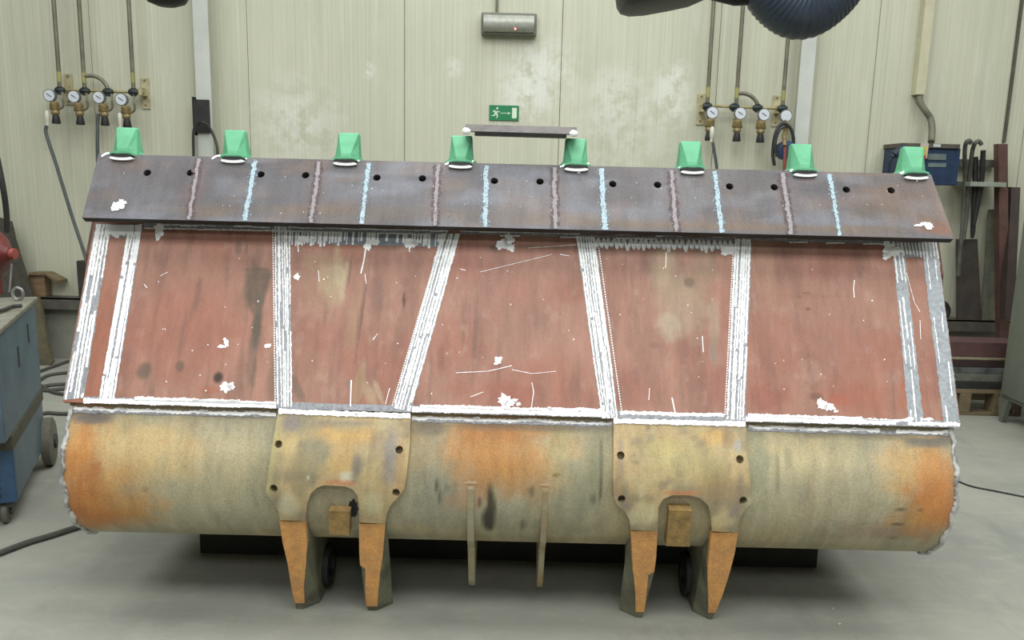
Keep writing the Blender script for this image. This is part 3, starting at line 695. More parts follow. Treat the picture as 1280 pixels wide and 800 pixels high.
# ---- eight green teeth
grn = M('green_tooth_paint', (100, 176, 134), (86, 160, 118), rough=0.55, scale=14, bump=0.1)
tooth_px = [(155, 193, 0.0), (293, 196, 0.02), (433, 199, 0.0), (576, 202, -0.01), (720, 205, 0.0), (864, 208, 0.0), (1004, 211, 0.0), (1142, 214, 0.03)]
for i, (px, py, dt) in enumerate(tooth_px):
    x0 = onlip(px, py)[0]; rz = (px - 640) / 640 * -0.02 + random.uniform(-0.03, 0.03); sh = -0.004 if i in (0, 1) else (0.004 if i == 7 else 0.0)
    T = Vector((0, cos(radians(77)), sin(radians(77)))); N_ = Vector((0, -sin(radians(77)), cos(radians(77))))
    O = L3(x0, LLEN + 0.002, -0.030)
    def tp(a, t, n): return O + Vector((a + sh * t / 0.14, 0, 0)) * 1 + T * (t * 0.88) + N_ * n + Vector((-rz * t, 0, 0))
    secs = [(0.0, [(-.016, .050), (.016, .050), (.050, .02), (.052, -.04), (-.052, -.04), (-.050, .02)]),
            (0.035, [(-.019, .046), (.019, .046), (.046, .018), (.047, -.035), (-.047, -.035), (-.046, .018)]),
            (0.09, [(-.030, .030), (.030, .030), (.042, .012), (.043, -.022), (-.043, -.022), (-.042, .012)]),
            (0.13, [(-.038, .016), (.038, .016), (.0405, .008), (.041, -.014), (-.041, -.014), (-.0405, .008)]),
            (0.137, [(-.036, .010), (.036, .010), (.0385, .005), (.038, -.010), (-.038, -.010), (-.0385, .005)])]
    V = []; Fc = []
    for t, ps in secs: V += [tp(a, t, n) for a, n in ps]
    for j in range(len(secs) - 1):
        for k in range(6): Fc.append((j * 6 + k, j * 6 + (k + 1) % 6, (j + 1) * 6 + (k + 1) % 6, (j + 1) * 6 + k))
    Fc += [tuple(range(6))[::-1], tuple(range(24, 30))]
    tb = MB().add(V, Fc); o = tb.build('tooth', grn, bucket)
    bv = o.modifiers.new('b', 'BEVEL'); bv.width = 0.0025; bv.segments = 2; bv.limit_method = 'ANGLE'
    o['label'] = 'pale green chisel shaped bucket tooth'
    # ears either side of the socket
    e = MB()
    for sx in (-1, 1):
        P = [tp(sx * a, t, n) for a, t, n in ((.044, -.014, .012), (.066, -.016, .008), (.070, .010, .004), (.060, .022, .004), (.046, .034, .010))]
        e.prism(P, N_ * -0.045)
    P = [tp(a, 0.012 + 0.010 * (1 - (a / .045) ** 2), .052) for a in np.linspace(-.045, .045, 9)] + [tp(a, 0.002 + 0.006 * (1 - (a / .045) ** 2), .052) for a in np.linspace(.045, -.045, 9)]
    e.prism(P, N_ * -0.03)
    e.build('tooth_ear', grn, o)
    # dark socket mouth and whitened adapter nose
    def disc(name, mt, a, b, t0_, n0, th, lab):
        P = [tp(a * cos(q), t0_ + b * sin(q), n0) for q in np.linspace(0, 2 * pi, 25)[:-1]]
        q_ = MB().prism(P, N_ * -th).build(name, mt, o); q_['label'] = lab
    disc('socket', M('socket_dark', (26, 28, 30)),   .043, .010, .003, .052, .05, 'dark socket mouth')
    disc('adapter', CHK,   .045, .009, -.010, .050, .03, 'white chalked adapter nose')
for i, (px, py, dt) in enumerate(tooth_px):   # scribbles of chalk next to the adapters
    c = MB()
    if i in (0, 1): pts = [(px - 28, py + 3), (px - 20, py - 1), (px - 8, py + 1), (px - 2, py + 5), (px + 4, py + 4), (px + 6, py + 1)]
    elif i in (3, 4): pts = [(px - 20, py + 4), (px - 5, py + 0), (px + 12, py + 1), (px + 16, py - 1)]
    else: pts = [(px - 8, py + 1), (px, py + 3), (px + 8, py + 2)]
    ribbon(c, [tuple(p[:2]) for p in spline([(a, b, 0) for a, b in pts], 5)], 2.2, surfL(0.0024), 0.5)
    blot(c, px - 1, py + 2.2, 15, 3.2, surfL(0.0022), 26, 0.25)
    if i in (4, 7): blot(c, px + 4, py + 7, 3, 5, surfL(0.0024))
    c.build('chalk_mark', CHK, bucket)['label'] = 'white chalk scribble below a tooth adapter'

# ---- hinge brackets
br_m = Mpaint('worn_bracket_steel', rough=0.55, grain=0.2, bump=0.2)
rust_m = M('rust_orange', (226, 166, 98), (196, 146, 94), scale=16, rough=0.75, bump=0.3, grain=0.35)
lug_m = M('lug_side_steel', (126, 126, 104), (84, 84, 70), scale=8, rough=0.7, bump=0.2)
pin_m = M('boss_black', (30, 31, 32), (44, 44, 44), rough=0.5)
BR = [
    dict(out=[(347, 517), (513, 521), (512, 560), (508.5, 590), (505.5, 611), (498, 621), (488.5, 631), (483, 643), (481.5, 655), (449, 653), (449, 630), (446.5, 619), (441, 612), (432, 608), (405, 606.5), (396, 609.5), (388.5, 617), (384, 629), (382, 652), (350, 650), (348, 639), (342, 629), (334, 619), (332.5, 611), (335, 595), (340, 560)],
         holes=[(348, 555), (499, 562), (342, 611), (495, 616)], leftside=-1,
         st=[(430, 545, 60, 13, 0, (204, 164, 100), 0.9), (430, 570, 22, 26, 0, (192, 158, 100), 0.75), (365, 530, 12, 10, 0, (140, 130, 124), 0.8), (430, 529, 60, 4, 0, (134, 128, 116), 0.7), (378, 590, 16, 30, 0, (140, 132, 104), 0.6), (395, 565, 20, 22, 0, (142, 136, 108), 0.5), (446, 582, 8, 14, 0, (110, 108, 106), 0.7), (488, 565, 12, 52, 0, (138, 132, 128), 0.8), (472, 555, 12, 20, 0, (140, 128, 110), 0.5), (340, 575, 10, 60, 4, (188, 176, 122), 0.6), (425, 603, 24, 3, 0, (196, 122, 78), 0.8), (432, 596, 10, 5, 0, (206, 202, 180), 0.7), (466, 630, 14, 18, 0, (198, 192, 150), 0.7), (360, 632, 16, 16, 0, (198, 192, 158), 0.7), (500, 590, 6, 40, 0, (176, 142, 96), 0.6), (385, 599, 2, 2, 0, (230, 230, 225), 0.9, 0.1)],
         legs=[[(350, 382, 651), (360, 384, 703), (369, 381, 755), (371, 379, 762)], [(449, 481.5, 654), (451, 478, 703), (457, 473, 755), (461, 471, 767)]],
         faces=[[(350, 382, 651), (354, 384, 678), (360, 383, 703), (365, 380, 735), (369, 381, 753)], [(449, 481.5, 654), (449.5, 479, 690), (450.5, 477, 706), (457, 476, 710), (457, 473, 740), (458, 472, 757)]],
         block=[(411, 637), (438, 638), (437, 668), (412, 667)], lab='left hinge bracket worn to yellowish khaki'),
    dict(out=[(767, 529), (932, 533), (934, 570), (938, 600), (940, 627), (933, 636), (926, 645), (923.5, 655), (922.5, 666), (890, 664), (888.5, 645), (885, 632), (876, 623), (862, 619), (840, 619), (829, 624), (823, 634), (821.5, 664), (788.5, 663), (787, 650), (782, 640), (771, 631), (767, 623), (766.5, 600), (767, 570)],
         holes=[(776, 569), (925, 574), (777, 624), (929, 626)], leftside=1,
         st=[(900, 547, 24, 12, 0, (200, 160, 92), 0.8), (830, 560, 30, 14, 0, (184, 164, 104), 0.6), (910, 547, 8, 14, 0, (144, 124, 100), 0.7), (923, 555, 4, 10, 0, (170, 166, 162), 0.8), (775, 590, 6, 50, 0, (164, 132, 86), 0.6), (848, 575, 45, 26, 0, (192, 180, 124), 0.5), (890, 590, 26, 30, 0, (164, 148, 102), 0.6), (855, 617, 26, 3, 0, (190, 126, 80), 0.8), (800, 645, 22, 16, 0, (206, 198, 156), 0.7), (905, 648, 16, 14, 0, (204, 188, 140), 0.6), (785, 632, 9, 6, 0, (140, 122, 118), 0.7), (917, 640, 5, 10, 30, (146, 132, 126), 0.8), (925, 612, 4, 22, 0, (140, 124, 112), 0.7), (776, 575, 3, 30, 0, (150, 140, 132), 0.6), (812, 536, 4, 3, 0, (110, 90, 60), 0.7), (900, 610, 30, 16, 0, (170, 142, 98), 0.5)],
         legs=[[(788.5, 821.5, 663), (792, 818, 714), (794.5, 805, 763), (796, 803, 770)], [(889, 922, 665), (884, 912, 714), (885, 894, 763), (886, 890, 773)]],
         faces=[[(788.5, 821.5, 663), (790, 820, 695), (791, 817.5, 714), (792, 810, 718), (794, 808, 742), (794.5, 805, 764)], [(889, 922, 665), (886, 918, 690), (884, 912, 714), (885, 903, 742), (885, 894, 765)]],
         block=[(836, 636), (864, 637), (861, 682), (832, 681)], lab='right hinge bracket worn to yellowish khaki'),
]
def front_at(z):   # lug front line from the plate foot to the floor
    y0, z0 = 2.695, 0.41; y1, z1 = 2.835, 0.0
    return y0 + (z0 - z) / (z0 - z1) * (y1 - y0)
def leg_pt(px, py):
    d = ray(px, py); lo, hi = 2.5, 3.1
    for _ in range(30):
        y = 0.5 * (lo + hi); z = CH + d.z * y / d.y
        if y < front_at(z): lo = y
        else: hi = y
    return Vector((d.x * y / d.y, y, CH + d.z * y / d.y))
for B in BR:
    loc = lambda a, b: onprof(a, b, OFB)
    o2 = [loc(*p) for p in B['out']]; h2 = [(*loc(*p), 0.0135) for p in B['holes']]
    def bcol(X, S, B=B): return paint(X, S, (184, 161, 117), B['st'], loc, sat=0.95, vary=(((192, 172, 118), 6, 6, 0.45, 0.7, 0.5), ((138, 130, 110), 8, 8, 0.45, 0.65, 0.7), ((120, 114, 98), 22, 22, 0.55, 0.72, 0.5), ((200, 196, 160), 14, 14, 0.6, 0.8, 0.3)))
    pl = slab('hinge_bracket', o2, h2, P3, OFB, 0.001, br_m, bucket, bcol, 0.014, 0.014, True)
    pl['label'] = B['lab']
    for li, rows in enumerate(B['legs']):
        Lp = []
        for (a, b, y) in rows:
            p = leg_pt(a, y); q = leg_pt(b, y); Lp.append((p, q))
        Lp[-1][0].z = Lp[-1][1].z = 0.0; yb = Lp[-1][0].y; Lp[-1][1].y = yb
        xl, xr = Lp[0][0].x, Lp[0][1].x
        wl = xl + 0.003; wr = xr - 0.003
        rl, rr_ = wl, wr
        if B['leftside'] < 0 and li == 1: rr_ = wr - 0.045
        if B['leftside'] > 0 and li == 0: rl = wl + 0.045
        # orange worn front face strip, slightly proud
        f = MB(); V = []; Fc = []
        Fp = [(leg_pt(a, y), leg_pt(b, y)) for a, b, y in B['faces'][li]]; nf = len(Fp)
        for p, q in Fp: V += [p + Vector((0, -0.006, 0)), q + Vector((0, -0.006, 0))]
        for p, q in Fp: V += [p + Vector((0, 0.02, 0)), q + Vector((0, 0.02, 0))]
        for k in range(nf - 1): Fc += [(2 * k, 2 * k + 1, 2 * k + 3, 2 * k + 2), (2 * k, 2 * k + 2, 2 * (k + nf) + 2, 2 * (k + nf)), (2 * k + 1, 2 * (k + nf) + 1, 2 * (k + nf) + 3, 2 * k + 3)]
        Fc += [(0, 2 * nf, 2 * nf + 1, 1), (2 * nf - 2, 2 * nf - 1, 4 * nf - 1, 4 * nf - 2)]
        fo = f.add(V, Fc).build('worn_face', rust_m, pl); fo['label'] = 'rusty orange worn front face'
        # body of the lug: tapers to the front, full width behind
        rear = [(Lp[0][0].z + 0.02, 3.16), (0.20, 3.05), (0.06, 3.04), (0.0, 2.97)]
        Z = [Lp[0][0].z + 0.02, 0.20, 0.06, 0.0]
        V = []; Fc = []
        src = [Lp[0], Lp[1], Lp[2], Lp[3]]
        for k, (p, q) in enumerate(src):
            zz, yr = rear[k]; dz = 0.02 if k == 0 else 0
            ym = p.y + 0.055
            V += [(p.x, p.y, p.z + dz), (q.x, q.y, q.z + dz), (wr, ym, q.z + dz), (rr_, yr, zz if k else p.z + dz), (rl, yr, zz if k else p.z + dz), (wl, ym, p.z + dz)]
        for k in range(3):
            for j in range(6): Fc.append((k * 6 + j, k * 6 + (j + 1) % 6, (k + 1) * 6 + (j + 1) % 6, (k + 1) * 6 + j))
        Fc += [tuple(range(6))[::-1], tuple(range(18, 24))]
        lg = MB().add(V, Fc).build('lug', lug_m, pl)
        inner = 1 if li == 0 else -1       # the bosses face each other across the arch
        xb = wr if inner > 0 else wl
        bo = MB(); rb = 0.085; cy, cz = 3.0, 0.105
        ring = []
        n = 28
        for k in range(n):
            q = 2 * pi * k / n
            ring.append((cos(q), sin(q)))
        V = [(xb, cy + rb * a, max(0.003, cz + rb * b)) for a, b in ring] + [(xb + inner * 0.022, cy + rb * a, max(0.003, cz + rb * b)) for a, b in ring] + [(xb + inner * 0.022, cy + 0.05 * a, cz + 0.05 * b) for a, b in ring] + [(xb + inner * 0.004, cy + 0.05 * a, cz + 0.05 * b) for a, b in ring]
        Fc = []
        for s3 in range(3):
            for k in range(n): Fc.append((s3 * n + k, s3 * n + (k + 1) % n, (s3 + 1) * n + (k + 1) % n, (s3 + 1) * n + k))
        Fc.append(tuple(range(3 * n, 4 * n)))
        bo.add(V, Fc).build('pin_boss', pin_m, pl, True)['label'] = 'black pin boss ring'
    # stop block under the arch
    P = [leg_pt(*p) + Vector((0, -0.01, 0)) for p in B['block']]
    a = P[0]; b = P[1]; c_ = P[2]; d = P[3]
    dep = Vector((0, 0.16, 0.03))
    MB().hexa([d, c_, c_ + dep * 0.9, d + dep * 0.9, a, b, b + dep, a + dep]).build('stop_block', M('rust_block', (172, 140, 84), (128, 108, 70), scale=30, rough=0.85, bump=0.6, grain=0.4), pl)['label'] = 'rusty square stop block under the arch'
# dark torn hole next to the left stop block
c = MB(); blot(c, 441, 636, 6.5, 11, surfP(0.002), 20, 0.15)
c.build('torn_hole', M('hole_black', (14, 13, 12)), bucket)['label'] = 'black torn hole beside the left stop block'

# ---- two stiffening fins
for (px0, px1, top) in ((584, 593, 604), (678, 686, 607)):
    x0, s0 = onprof(px0, top); x1, _ = onprof(px1, top)
    pr = [pos(s0, -0.005), pos(s0 + 0.02, 0.004), pos(s0 + 0.09, 0.007), pos(s0 + 0.17, 0.014), pos(s0 + 0.24, 0.03), (2.79, 0.29), (2.835, 0.19), (2.875, 0.11), (2.92, 0.07), (2.96, 0.07), (3.02, 0.14), (3.06, 0.20), (3.16, 0.25), (3.2, 0.30), (2.95, 0.33)]
    o = MB().prism([(x0, y, z) for y, z in pr], (x1 - x0, 0, 0)).build('fin', M('fin_steel', (160, 156, 132), (150, 130, 96), scale=6, rough=0.6), bucket)
    bv = o.modifiers.new('b', 'BEVEL'); bv.width = 0.004; bv.segments = 2; bv.limit_method = 'ANGLE'
    blot_ = MB(); blot(blot_, (px0 + px1) / 2, top - 1, 8, 2.2, surfP(0.003), 14); blot_.build('weld_toe', M('weld_toe', (206, 178, 140)), bucket)

# ---- steel angle lying across the fourth and fifth teeth
pa = atY(581, 155, 3.135); pb = atY(721, 159, 3.135)
h = 0.028
MBs = MB()
P = [(pa.x, 3.10, pa.z - h), (pb.x, 3.10, pb.z - h), (pb.x, 3.17, pb.z - h), (pa.x, 3.17, pa.z - h), (pa.x + .002, 3.14, pa.z), (pb.x, 3.14, pb.z), (pb.x, 3.17, pb.z), (pa.x + .002, 3.17, pa.z)]
MBs.hexa([Vector(p) for p in P])
MBlow = MB()
MBlow.hexa([Vector(p) for p in [(pa.x + 0.04, 3.098, pa.z - h - .014), (pb.x - .04, 3.098, pb.z - h - .014), (pb.x - .04, 3.17, pb.z - h - .014), (pa.x + .04, 3.17, pa.z - h - .014), (pa.x + .04, 3.098, pa.z - h), (pb.x - .04, 3.098, pb.z - h), (pb.x - .04, 3.17, pb.z - h), (pa.x + .04, 3.17, pa.z - h)]])
sb = thing('steel_bar', 'dark steel bar laid across two green teeth in the middle', 'steel bar', (pa.x, 3.135, pa.z - h))
MBlow.build('lower_edge', M('bar_black', (20, 18, 18), (30, 27, 26)), sb)['label'] = 'black lower edge'
MBs.build('bar', M('bar_scale', (92, 86, 84), (70, 64, 62), scale=20, rough=0.5, grain=0.3), sb)
for px, py in ((583, 164), (717, 167)):
    p = atY(px, py, 3.09); mb = MB(); mb.tube([p + Vector((-.013, 0, 0)), p + Vector((-.007, -.004, 0)), p + Vector((.007, -.004, 0)), p + Vector((.013, 0, 0))], [.006, .013, .012, .006], 10)
    mb.build('tack_weld', CHK, sb, True)['label'] = 'white chalked tack at the bar end'

# ================================================================== ON THE BACK WALL
pipe_m = M('galvanised_pipe', (128, 124, 108), (104, 100, 86), rough=0.4, metal=0.3, scale=10)
ylw = M('yellow_marking', (164, 160, 96), (146, 142, 90))
grn_c = M('clamp_dark', (40, 52, 50), (30, 38, 36), rough=0.5)
brass = M('brass', (150, 130, 84), (104, 92, 62), rough=0.4, metal=0.15, scale=40)
YP = 6.78
def manifold(pipes, railp, branch, plates, clamps, label):
    t = thing('gas_pipework', label, 'pipework', tuple(atY(*railp[0], YP)), 'gas pipework on the back wall')
    MB().tube([atY(*railp[0], YP), atY(*railp[1], YP)], 0.011, 10).build('rail', M('rail_brass', (170, 160, 112), (140, 128, 88), metal=0.3, rough=0.4), t, True)
    for (tx, bx, by) in pipes:
        b_ = atY(bx, by, YP - 0.02); 
        MB().tube([b_, b_ + Vector((0, 0, 0.25)), Vector((b_.x, b_.y, 6.1))], 0.0165, 10).build('pipe', pipe_m, t, True)
        MB().tube([b_ + Vector((0, 0, 0.06)), b_ + Vector((0, 0, 0.14))], 0.0172, 10).build('pipe_marking', ylw, t, True)
    bp = [atY(*p, YP - 0.02) for p in branch]
    MB().tube(spline(bp), 0.016, 10).build('branch_pipe', pipe_m, t, True)
    for (px, py) in plates:
        p = atY(px, py, W - 0.006)
        MB().box((p.x - .035, W - 0.012, p.z - 0.13), (p.x + .035, W - 0.0005, p.z + 0.12), 0.003).box((p.x - .02, YP - .02, p.z - .03), (p.x + .02, W - 0.01, p.z + .03)).build('bracket', M('bracket_cream', (196, 188, 152), (160, 150, 116)), t)
        for dz in (-.1, .1): MB().tube([(p.x, W - 0.018, p.z + dz), (p.x, W - 0.011, p.z + dz)], .008, 6).build('bolt', pipe_m, t)
    for (px, py) in clamps:
        p = atY(px, py, YP - 0.02); b = MB()
        b.tube([p + Vector((-.038, 0, 0)), p + Vector((-.028, 0, 0)), p + Vector((.028, 0, 0)), p + Vector((.038, 0, 0))], [.018, .026, .026, .018], 10)
        b.tube([p + Vector((0, 0, -.035)), p + Vector((0, 0, .03))], .022, 10)
        b.build('valve', grn_c, t, True)['label'] = 'dark green valve on the rail'
manifold([(67, 75, 112), (98, 106, 113), (162, 167, 113)], [(70, 112), (181, 116)], [(106, 95), (117, 95), (126, 99), (133, 107), (135, 114)], [(86, 111), (182, 116)], [(75, 113), (106, 114), (135, 115), (167, 115)], 'gas rail with three riser pipes and four valves, left on the back wall')
manifold([(893, 884, 131), (927, 920, 132), (987, 978, 135)], [(876, 132), (980, 136)], [(920, 117), (931, 117), (940, 121), (946, 128), (947, 134)], [(876, 136), (970, 138)], [(884, 133), (918, 134), (947, 135), (978, 136)], 'gas rail with three riser pipes and four valves, right on the back wall')
def regulator():
    t = thing('pressure_regulator', None, None, (0, 0, 0))
    g = MB(); g.tube([(0, 0.02, 0), (0, 0, 0), (0, -0.018, 0)], [.046, .05, .05], 20); g.build('gauge', M('gauge_steel', (136, 138, 136), (110, 112, 110), metal=0.4, rough=0.4), t, True)
    MB().tube([(0, -.0185, 0), (0, -.0195, 0)], .043, 20).build('dial', M('dial_white', (216, 220, 226), (200, 206, 214)), t)
    MB().hexa([Vector(p) for p in ((-.022, -.0215, .012), (-.018, -.0215, .016), (.020, -.0215, -.010), (.018, -.0215, -.014), (-.022, -.0198, .012), (-.018, -.0198, .016), (.020, -.0198, -.010), (.018, -.0198, -.014))]).build('needle', M('needle_dark', (50, 52, 60)), t)
    b = MB(); b.tube([(.028, 0, -.045), (.028, 0, -.06), (.028, 0, -.10), (.03, 0, -.115), (.03, 0, -.135), (.032, 0, -.15)], [.02, .036, .038, .028, .034, .026], 12)
    b.tube([(-.01, 0, -.10), (.07, 0, -.10)], .014, 10).tube([(.0, 0, -.04), (.025, 0, -.09)], .012, 8)
    b.build('brass_body', brass, t, True)
    MB().tube([(.032, 0, -.15), (.032, 0, -.16), (.032, 0, -.215), (.032, 0, -.222)], [.022, .025, .034, .030], 12).build('knob', M('knob_black', (36, 36, 36), (46, 46, 46)), t, True)
    MB().tube(spline([(.088, .02, .03), (.098, 0, -.02), (.10, 0, -.07), (.085, 0, -.095), (.06, 0, -.10)]), .009, 8).build('inlet_tube', pipe_m, t, True)
    return t
regs = [((63, 119.5), 'leftmost pressure gauge and regulator on the left gas rail, with a hose'), ((93.5, 121), 'second regulator from the left on the left gas rail'), ((124.5, 122), 'third regulator from the left on the left gas rail, hose hanging straight down'), ((152.5, 124.5), 'rightmost regulator on the left gas rail, above the first green tooth'),
        ((890, 141), 'leftmost regulator on the right gas rail, with a white coupling'), ((925, 142), 'second regulator from the left on the right gas rail'), ((954.5, 143.5), 'third regulator from the left on the right gas rail')]
proto = regulator()
for i, ((px, py), lab) in enumerate(regs):
    o = proto if i == 0 else copy_tree(proto)
    p = atY(px, py, 6.70); o.location = p
    if i > 3: o.scale = (-1 if i == 99 else 1, 1, 1); 
    tag(o, lab, 'regulator', 'pressure regulators on the left gas rail' if i < 4 else 'pressure regulators on the right gas rail')
    if i > 3:
        for ch in o.children:
            if ch.name.startswith('inlet_tube'):
                ch.scale = (0.2, 1, 1)
                ch.location.x = -0.03
            elif not ch.name.startswith(('gauge', 'dial', 'needle')): ch.location.x = -0.045
# fourth station on the right rail: gauge, hose loop, blue unit
t = thing('pressure_regulator', 'gauge with a blue regulator behind the looped black hose on the right rail', 'regulator', tuple(atY(982, 145, 6.70)))
p = atY(982, 145, 6.70)
MB().tube([p + Vector((0, .02, 0)), p, p + Vector((0, -.018, 0))], [.046, .05, .05], 20).build('gauge', MATS['gauge_steel'], t, True)
MB().tube([p + Vector((0, -.0185, 0)), p + Vector((0, -.0195, 0))], .043, 20).build('dial', MATS['dial_white'], t)
q = atY(982, 188, 6.68); MB().tube([q + Vector((0, .06, 0)), q + Vector((0, .05, 0)), q + Vector((0, -.04, 0)), q + Vector((0, -.05, 0))], [.06, .075, .075, .06], 18).build('regulator_body', M('navy_paint', (38, 66, 106), (30, 52, 86)), t, True)
MB().tube([atY(981, 150, 6.69), atY(982, 165, 6.69), atY(980, 170, 6.62), atY(981, 182, 6.58)], [.014, .02, .018, .016], 10).build('brass_stem', brass, t, True)
hs = MB().tube(spline([atY(968, 207, 6.66), atY(966, 190, 6.66), atY(970, 165, 6.66), atY(979, 154, 6.66), atY(989, 162, 6.66), atY(992, 178, 6.66), atY(989, 196, 6.66)]), 0.014, 8)
hs.tube(spline([atY(971, 196, 6.62), atY(969, 180, 6.62), atY(974, 163, 6.62), atY(981, 158, 6.62)]), 0.012, 8)
tag(hs.build('hose_loop', blk, None, True), 'black hose looped at the right end of the right gas rail', 'hose')
tag(MB().tube(spline([atY(981, 180, 6.6), atY(981, 200, 6.6), atY(980, 240, 6.62), atY(978, 330, 6.66)]), 0.014, 8).build('red_hose', M('red_rubber', (146, 74, 62), (122, 62, 52)), None, True), 'dull red hose hanging down behind the seventh tooth', 'hose')
hose_m = M('grey_hose', (84, 92, 90), (70, 76, 76), rough=0.5)
tag(MB().tube(spline([atY(58, 157, 6.66), atY(58, 168, 6.66), atY(70, 205, 6.64), atY(90, 270, 6.6), atY(107, 322, 6.55), atY(110, 345, 6.5), atY(112, 380, 6.45)]), 0.014, 8).build('gas_hose', hose_m, None, True), 'thin grey hose slanting down from the leftmost regulator', 'hose')
tag(MB().tube(spline([atY(123, 142, 6.66), atY(122, 160, 6.66), atY(122, 200, 6.66), atY(124, 300, 6.66)]), 0.014, 8).build('gas_hose', hose_m, None, True), 'grey hose hanging straight down from the third left regulator', 'hose')
tag(MB().tube(spline([atY(891, 178, 6.66), atY(893, 190, 6.66), atY(896, 212, 6.66), atY(898, 260, 6.66)]), 0.013, 8).build('gas_hose', hose_m, None, True), 'grey hose below the white coupling on the right rail', 'hose')
for px, py, lab in ((59, 146, 'white hose coupling under the leftmost gauge'), (150, 149, 'white hose coupling beside the first green tooth'), (890, 166, 'white hose coupling on the right gas rail')):
    p = atY(px, py, 6.66); o = MB().tube([p + Vector((0, 0, .05)), p + Vector((0, 0, .03)), p + Vector((0, 0, -.03)), p + Vector((0, 0, -.045)), p + Vector((-.003, 0, -.07))], [.01, .018, .018, .012, .012], 10).build('hose_coupling', M('coupling_white', (222, 222, 214), (196, 192, 176)), None, True)
    tag(o, lab, 'coupling')

# exit sign
a = atY(612, 132, W - 0.02); b = atY(648, 150, W - 0.02)
sg = thing('exit_sign', 'green emergency exit sign with running figure, arrow and door', 'sign', (0.5 * (a.x + b.x), W, b.z))
w_ = 0.246; h_ = 0.122; cx_ = 0.5 * (a.x + b.x); cz_ = 0.5 * (a.z + b.z)
MB().box((cx_ - w_ / 2, W - 0.012, cz_ - h_ / 2), (cx_ + w_ / 2, W - 0.0005, cz_ + h_ / 2), .001).build('board', M('sign_green', (38, 128, 84), (34, 120, 78), bump=0, rough=0.4), sg)
sw = M('sign_white', (214, 234, 206), (204, 226, 196), bump=0)
def sp(u, v): return Vector((cx_ - w_ / 2 + u * w_, W - 0.0135, cz_ - h_ / 2 + v * h_))
def spoly(mb, pts): mb.prism([sp(*p) for p in pts], (0, -0.001, 0))
man = MB()
spoly(man, [(0.27 + .035 * cos(q), .80 + .075 * sin(q)) for q in np.linspace(0, 2 * pi, 13)[:-1]])
for pts in ([(.20, .70), (.26, .73), (.27, .48), (.22, .42), (.17, .45)], [(.17, .70), (.25, .72), (.25, .66), (.18, .63)], [(.11, .55), (.14, .53), (.20, .66), (.17, .70)], [(.24, .70), (.30, .58), (.36, .60), (.36, .55), (.29, .52), (.23, .62)],
            [(.22, .48), (.28, .45), (.30, .30), (.26, .13), (.235, .14), (.265, .30), (.215, .40)], [(.17, .47), (.23, .44), (.19, .28), (.07, .27), (.07, .32), (.155, .33)]): spoly(man, pts)
man.build('running_figure', sw, sg)
ar = MB(); spoly(ar, [(.38, .46), (.66, .46), (.66, .50), (.38, .50)]); spoly(ar, [(.63, .38), (.72, .48), (.63, .58), (.64, .48)]); ar.build('arrow', sw, sg)
dr = MB(); spoly(dr, [(.77, .15), (.93, .15), (.93, .85), (.77, .85)]); dr.build('door_symbol', sw, sg)

# emergency luminaire
a = atY(601, 15, 6.76); b = atY(671, 42, 6.76); cx_ = (a.x + b.x) / 2; cz_ = (a.z + b.z) / 2; hw = (atY(671, 28, 6.76).x - atY(601, 28, 6.76).x) / 2; hh = 0.075
lm = thing('emergency_light', 'grey oblong emergency lamp hanging on a conduit above the exit sign', 'lamp', (cx_, 6.78, cz_ - hh))
MB().box((cx_ - hw, 6.80, cz_ - hh - .01), (cx_ + hw, W - 0.0005, cz_ + hh + .012), .012).build('housing', M('lamp_grey', (120, 122, 110), (104, 106, 94)), lm)
cv = MB(); n = 14; V = []
for xx in (cx_ - hw + .022, cx_ + hw - .022):
    for k in range(n): q = pi * k / (n - 1); V.append((xx, 6.80 - .07 * sin(q), cz_ + hh * .88 * cos(q)))
cv.add(V, [(k, k + 1, n + k + 1, n + k) for k in range(n - 1)] + [tuple(range(n))[::-1], tuple(range(n, 2 * n)), (0, n, 2 * n - 1, n - 1)])
cv.build('diffuser', M('diffuser_grey', (178, 180, 172), (156, 158, 146), rough=0.18, scale=25, bump=0.05, grain=0.2), lm, True)
p = atY(644, 36, 6.745); MB().tube([p + Vector((0, .012, 0)), p + Vector((0, -.004, 0))], .006, 8).build('indicator', M('led_red', (255, 120, 120), emit=6), lm)['label'] = 'small glowing red indicator'
p = atY(621, 15, 6.84); MB().tube([p, Vector((p.x, p.y, 6.1))], .011, 8).build('conduit', pipe_m, lm, True)

# trunking, conduit and blue switch box
a = atY(1144.5, 118, 6.80); b = atY(1156.5, 118, 6.80)
tr_ = thing('cable_trunking', 'cream vertical cable trunking above the blue switch box', 'trunking', (a.x, 6.8, a.z))
MB().box((a.x, 6.80, a.z), (b.x, W - .0005, 6.15), .003).build('channel', M('trunk_cream', (200, 196, 168), (188, 184, 156)), tr_)
MB().tube(spline([atY(1149, 117, 6.84), atY(1150, 128, 6.82), atY(1157, 139, 6.80), atY(1163, 148, 6.80), atY(1165, 160, 6.76), atY(1164.5, 174, 6.70), atY(1164, 177.5, 6.68)]), 0.026, 12).build('flexible_conduit', M('conduit_grey', (118, 118, 98), (100, 100, 84)), tr_, True)
YB = 6.56
a = atY(1148, 184, YB); b = atY(1196, 232, YB); bl = thing('switch_box', 'dark blue switch box on the back wall behind the eighth tooth', 'switch box', (a.x, YB, b.z))
navy = M('switch_navy', (36, 58, 88), (28, 46, 72), rough=0.5)
MB().box((a.x, YB, b.z), (b.x, W - .0005, a.z), .01).build('box_body', navy, bl)
c1 = atY(1127, 178, YB); c2 = atY(1199, 181, YB)
MB().box((c1.x, YB - .02, a.z - .005), (c2.x, W - .0005, a.z + .03), .004).build('lid', M('lid_brown', (96, 90, 78), (74, 70, 60)), bl)
MB().box((c1.x + .01, YB + .04, b.z + .02), (a.x, W - .0005, a.z - .006), .01).build('side_module', navy, bl)
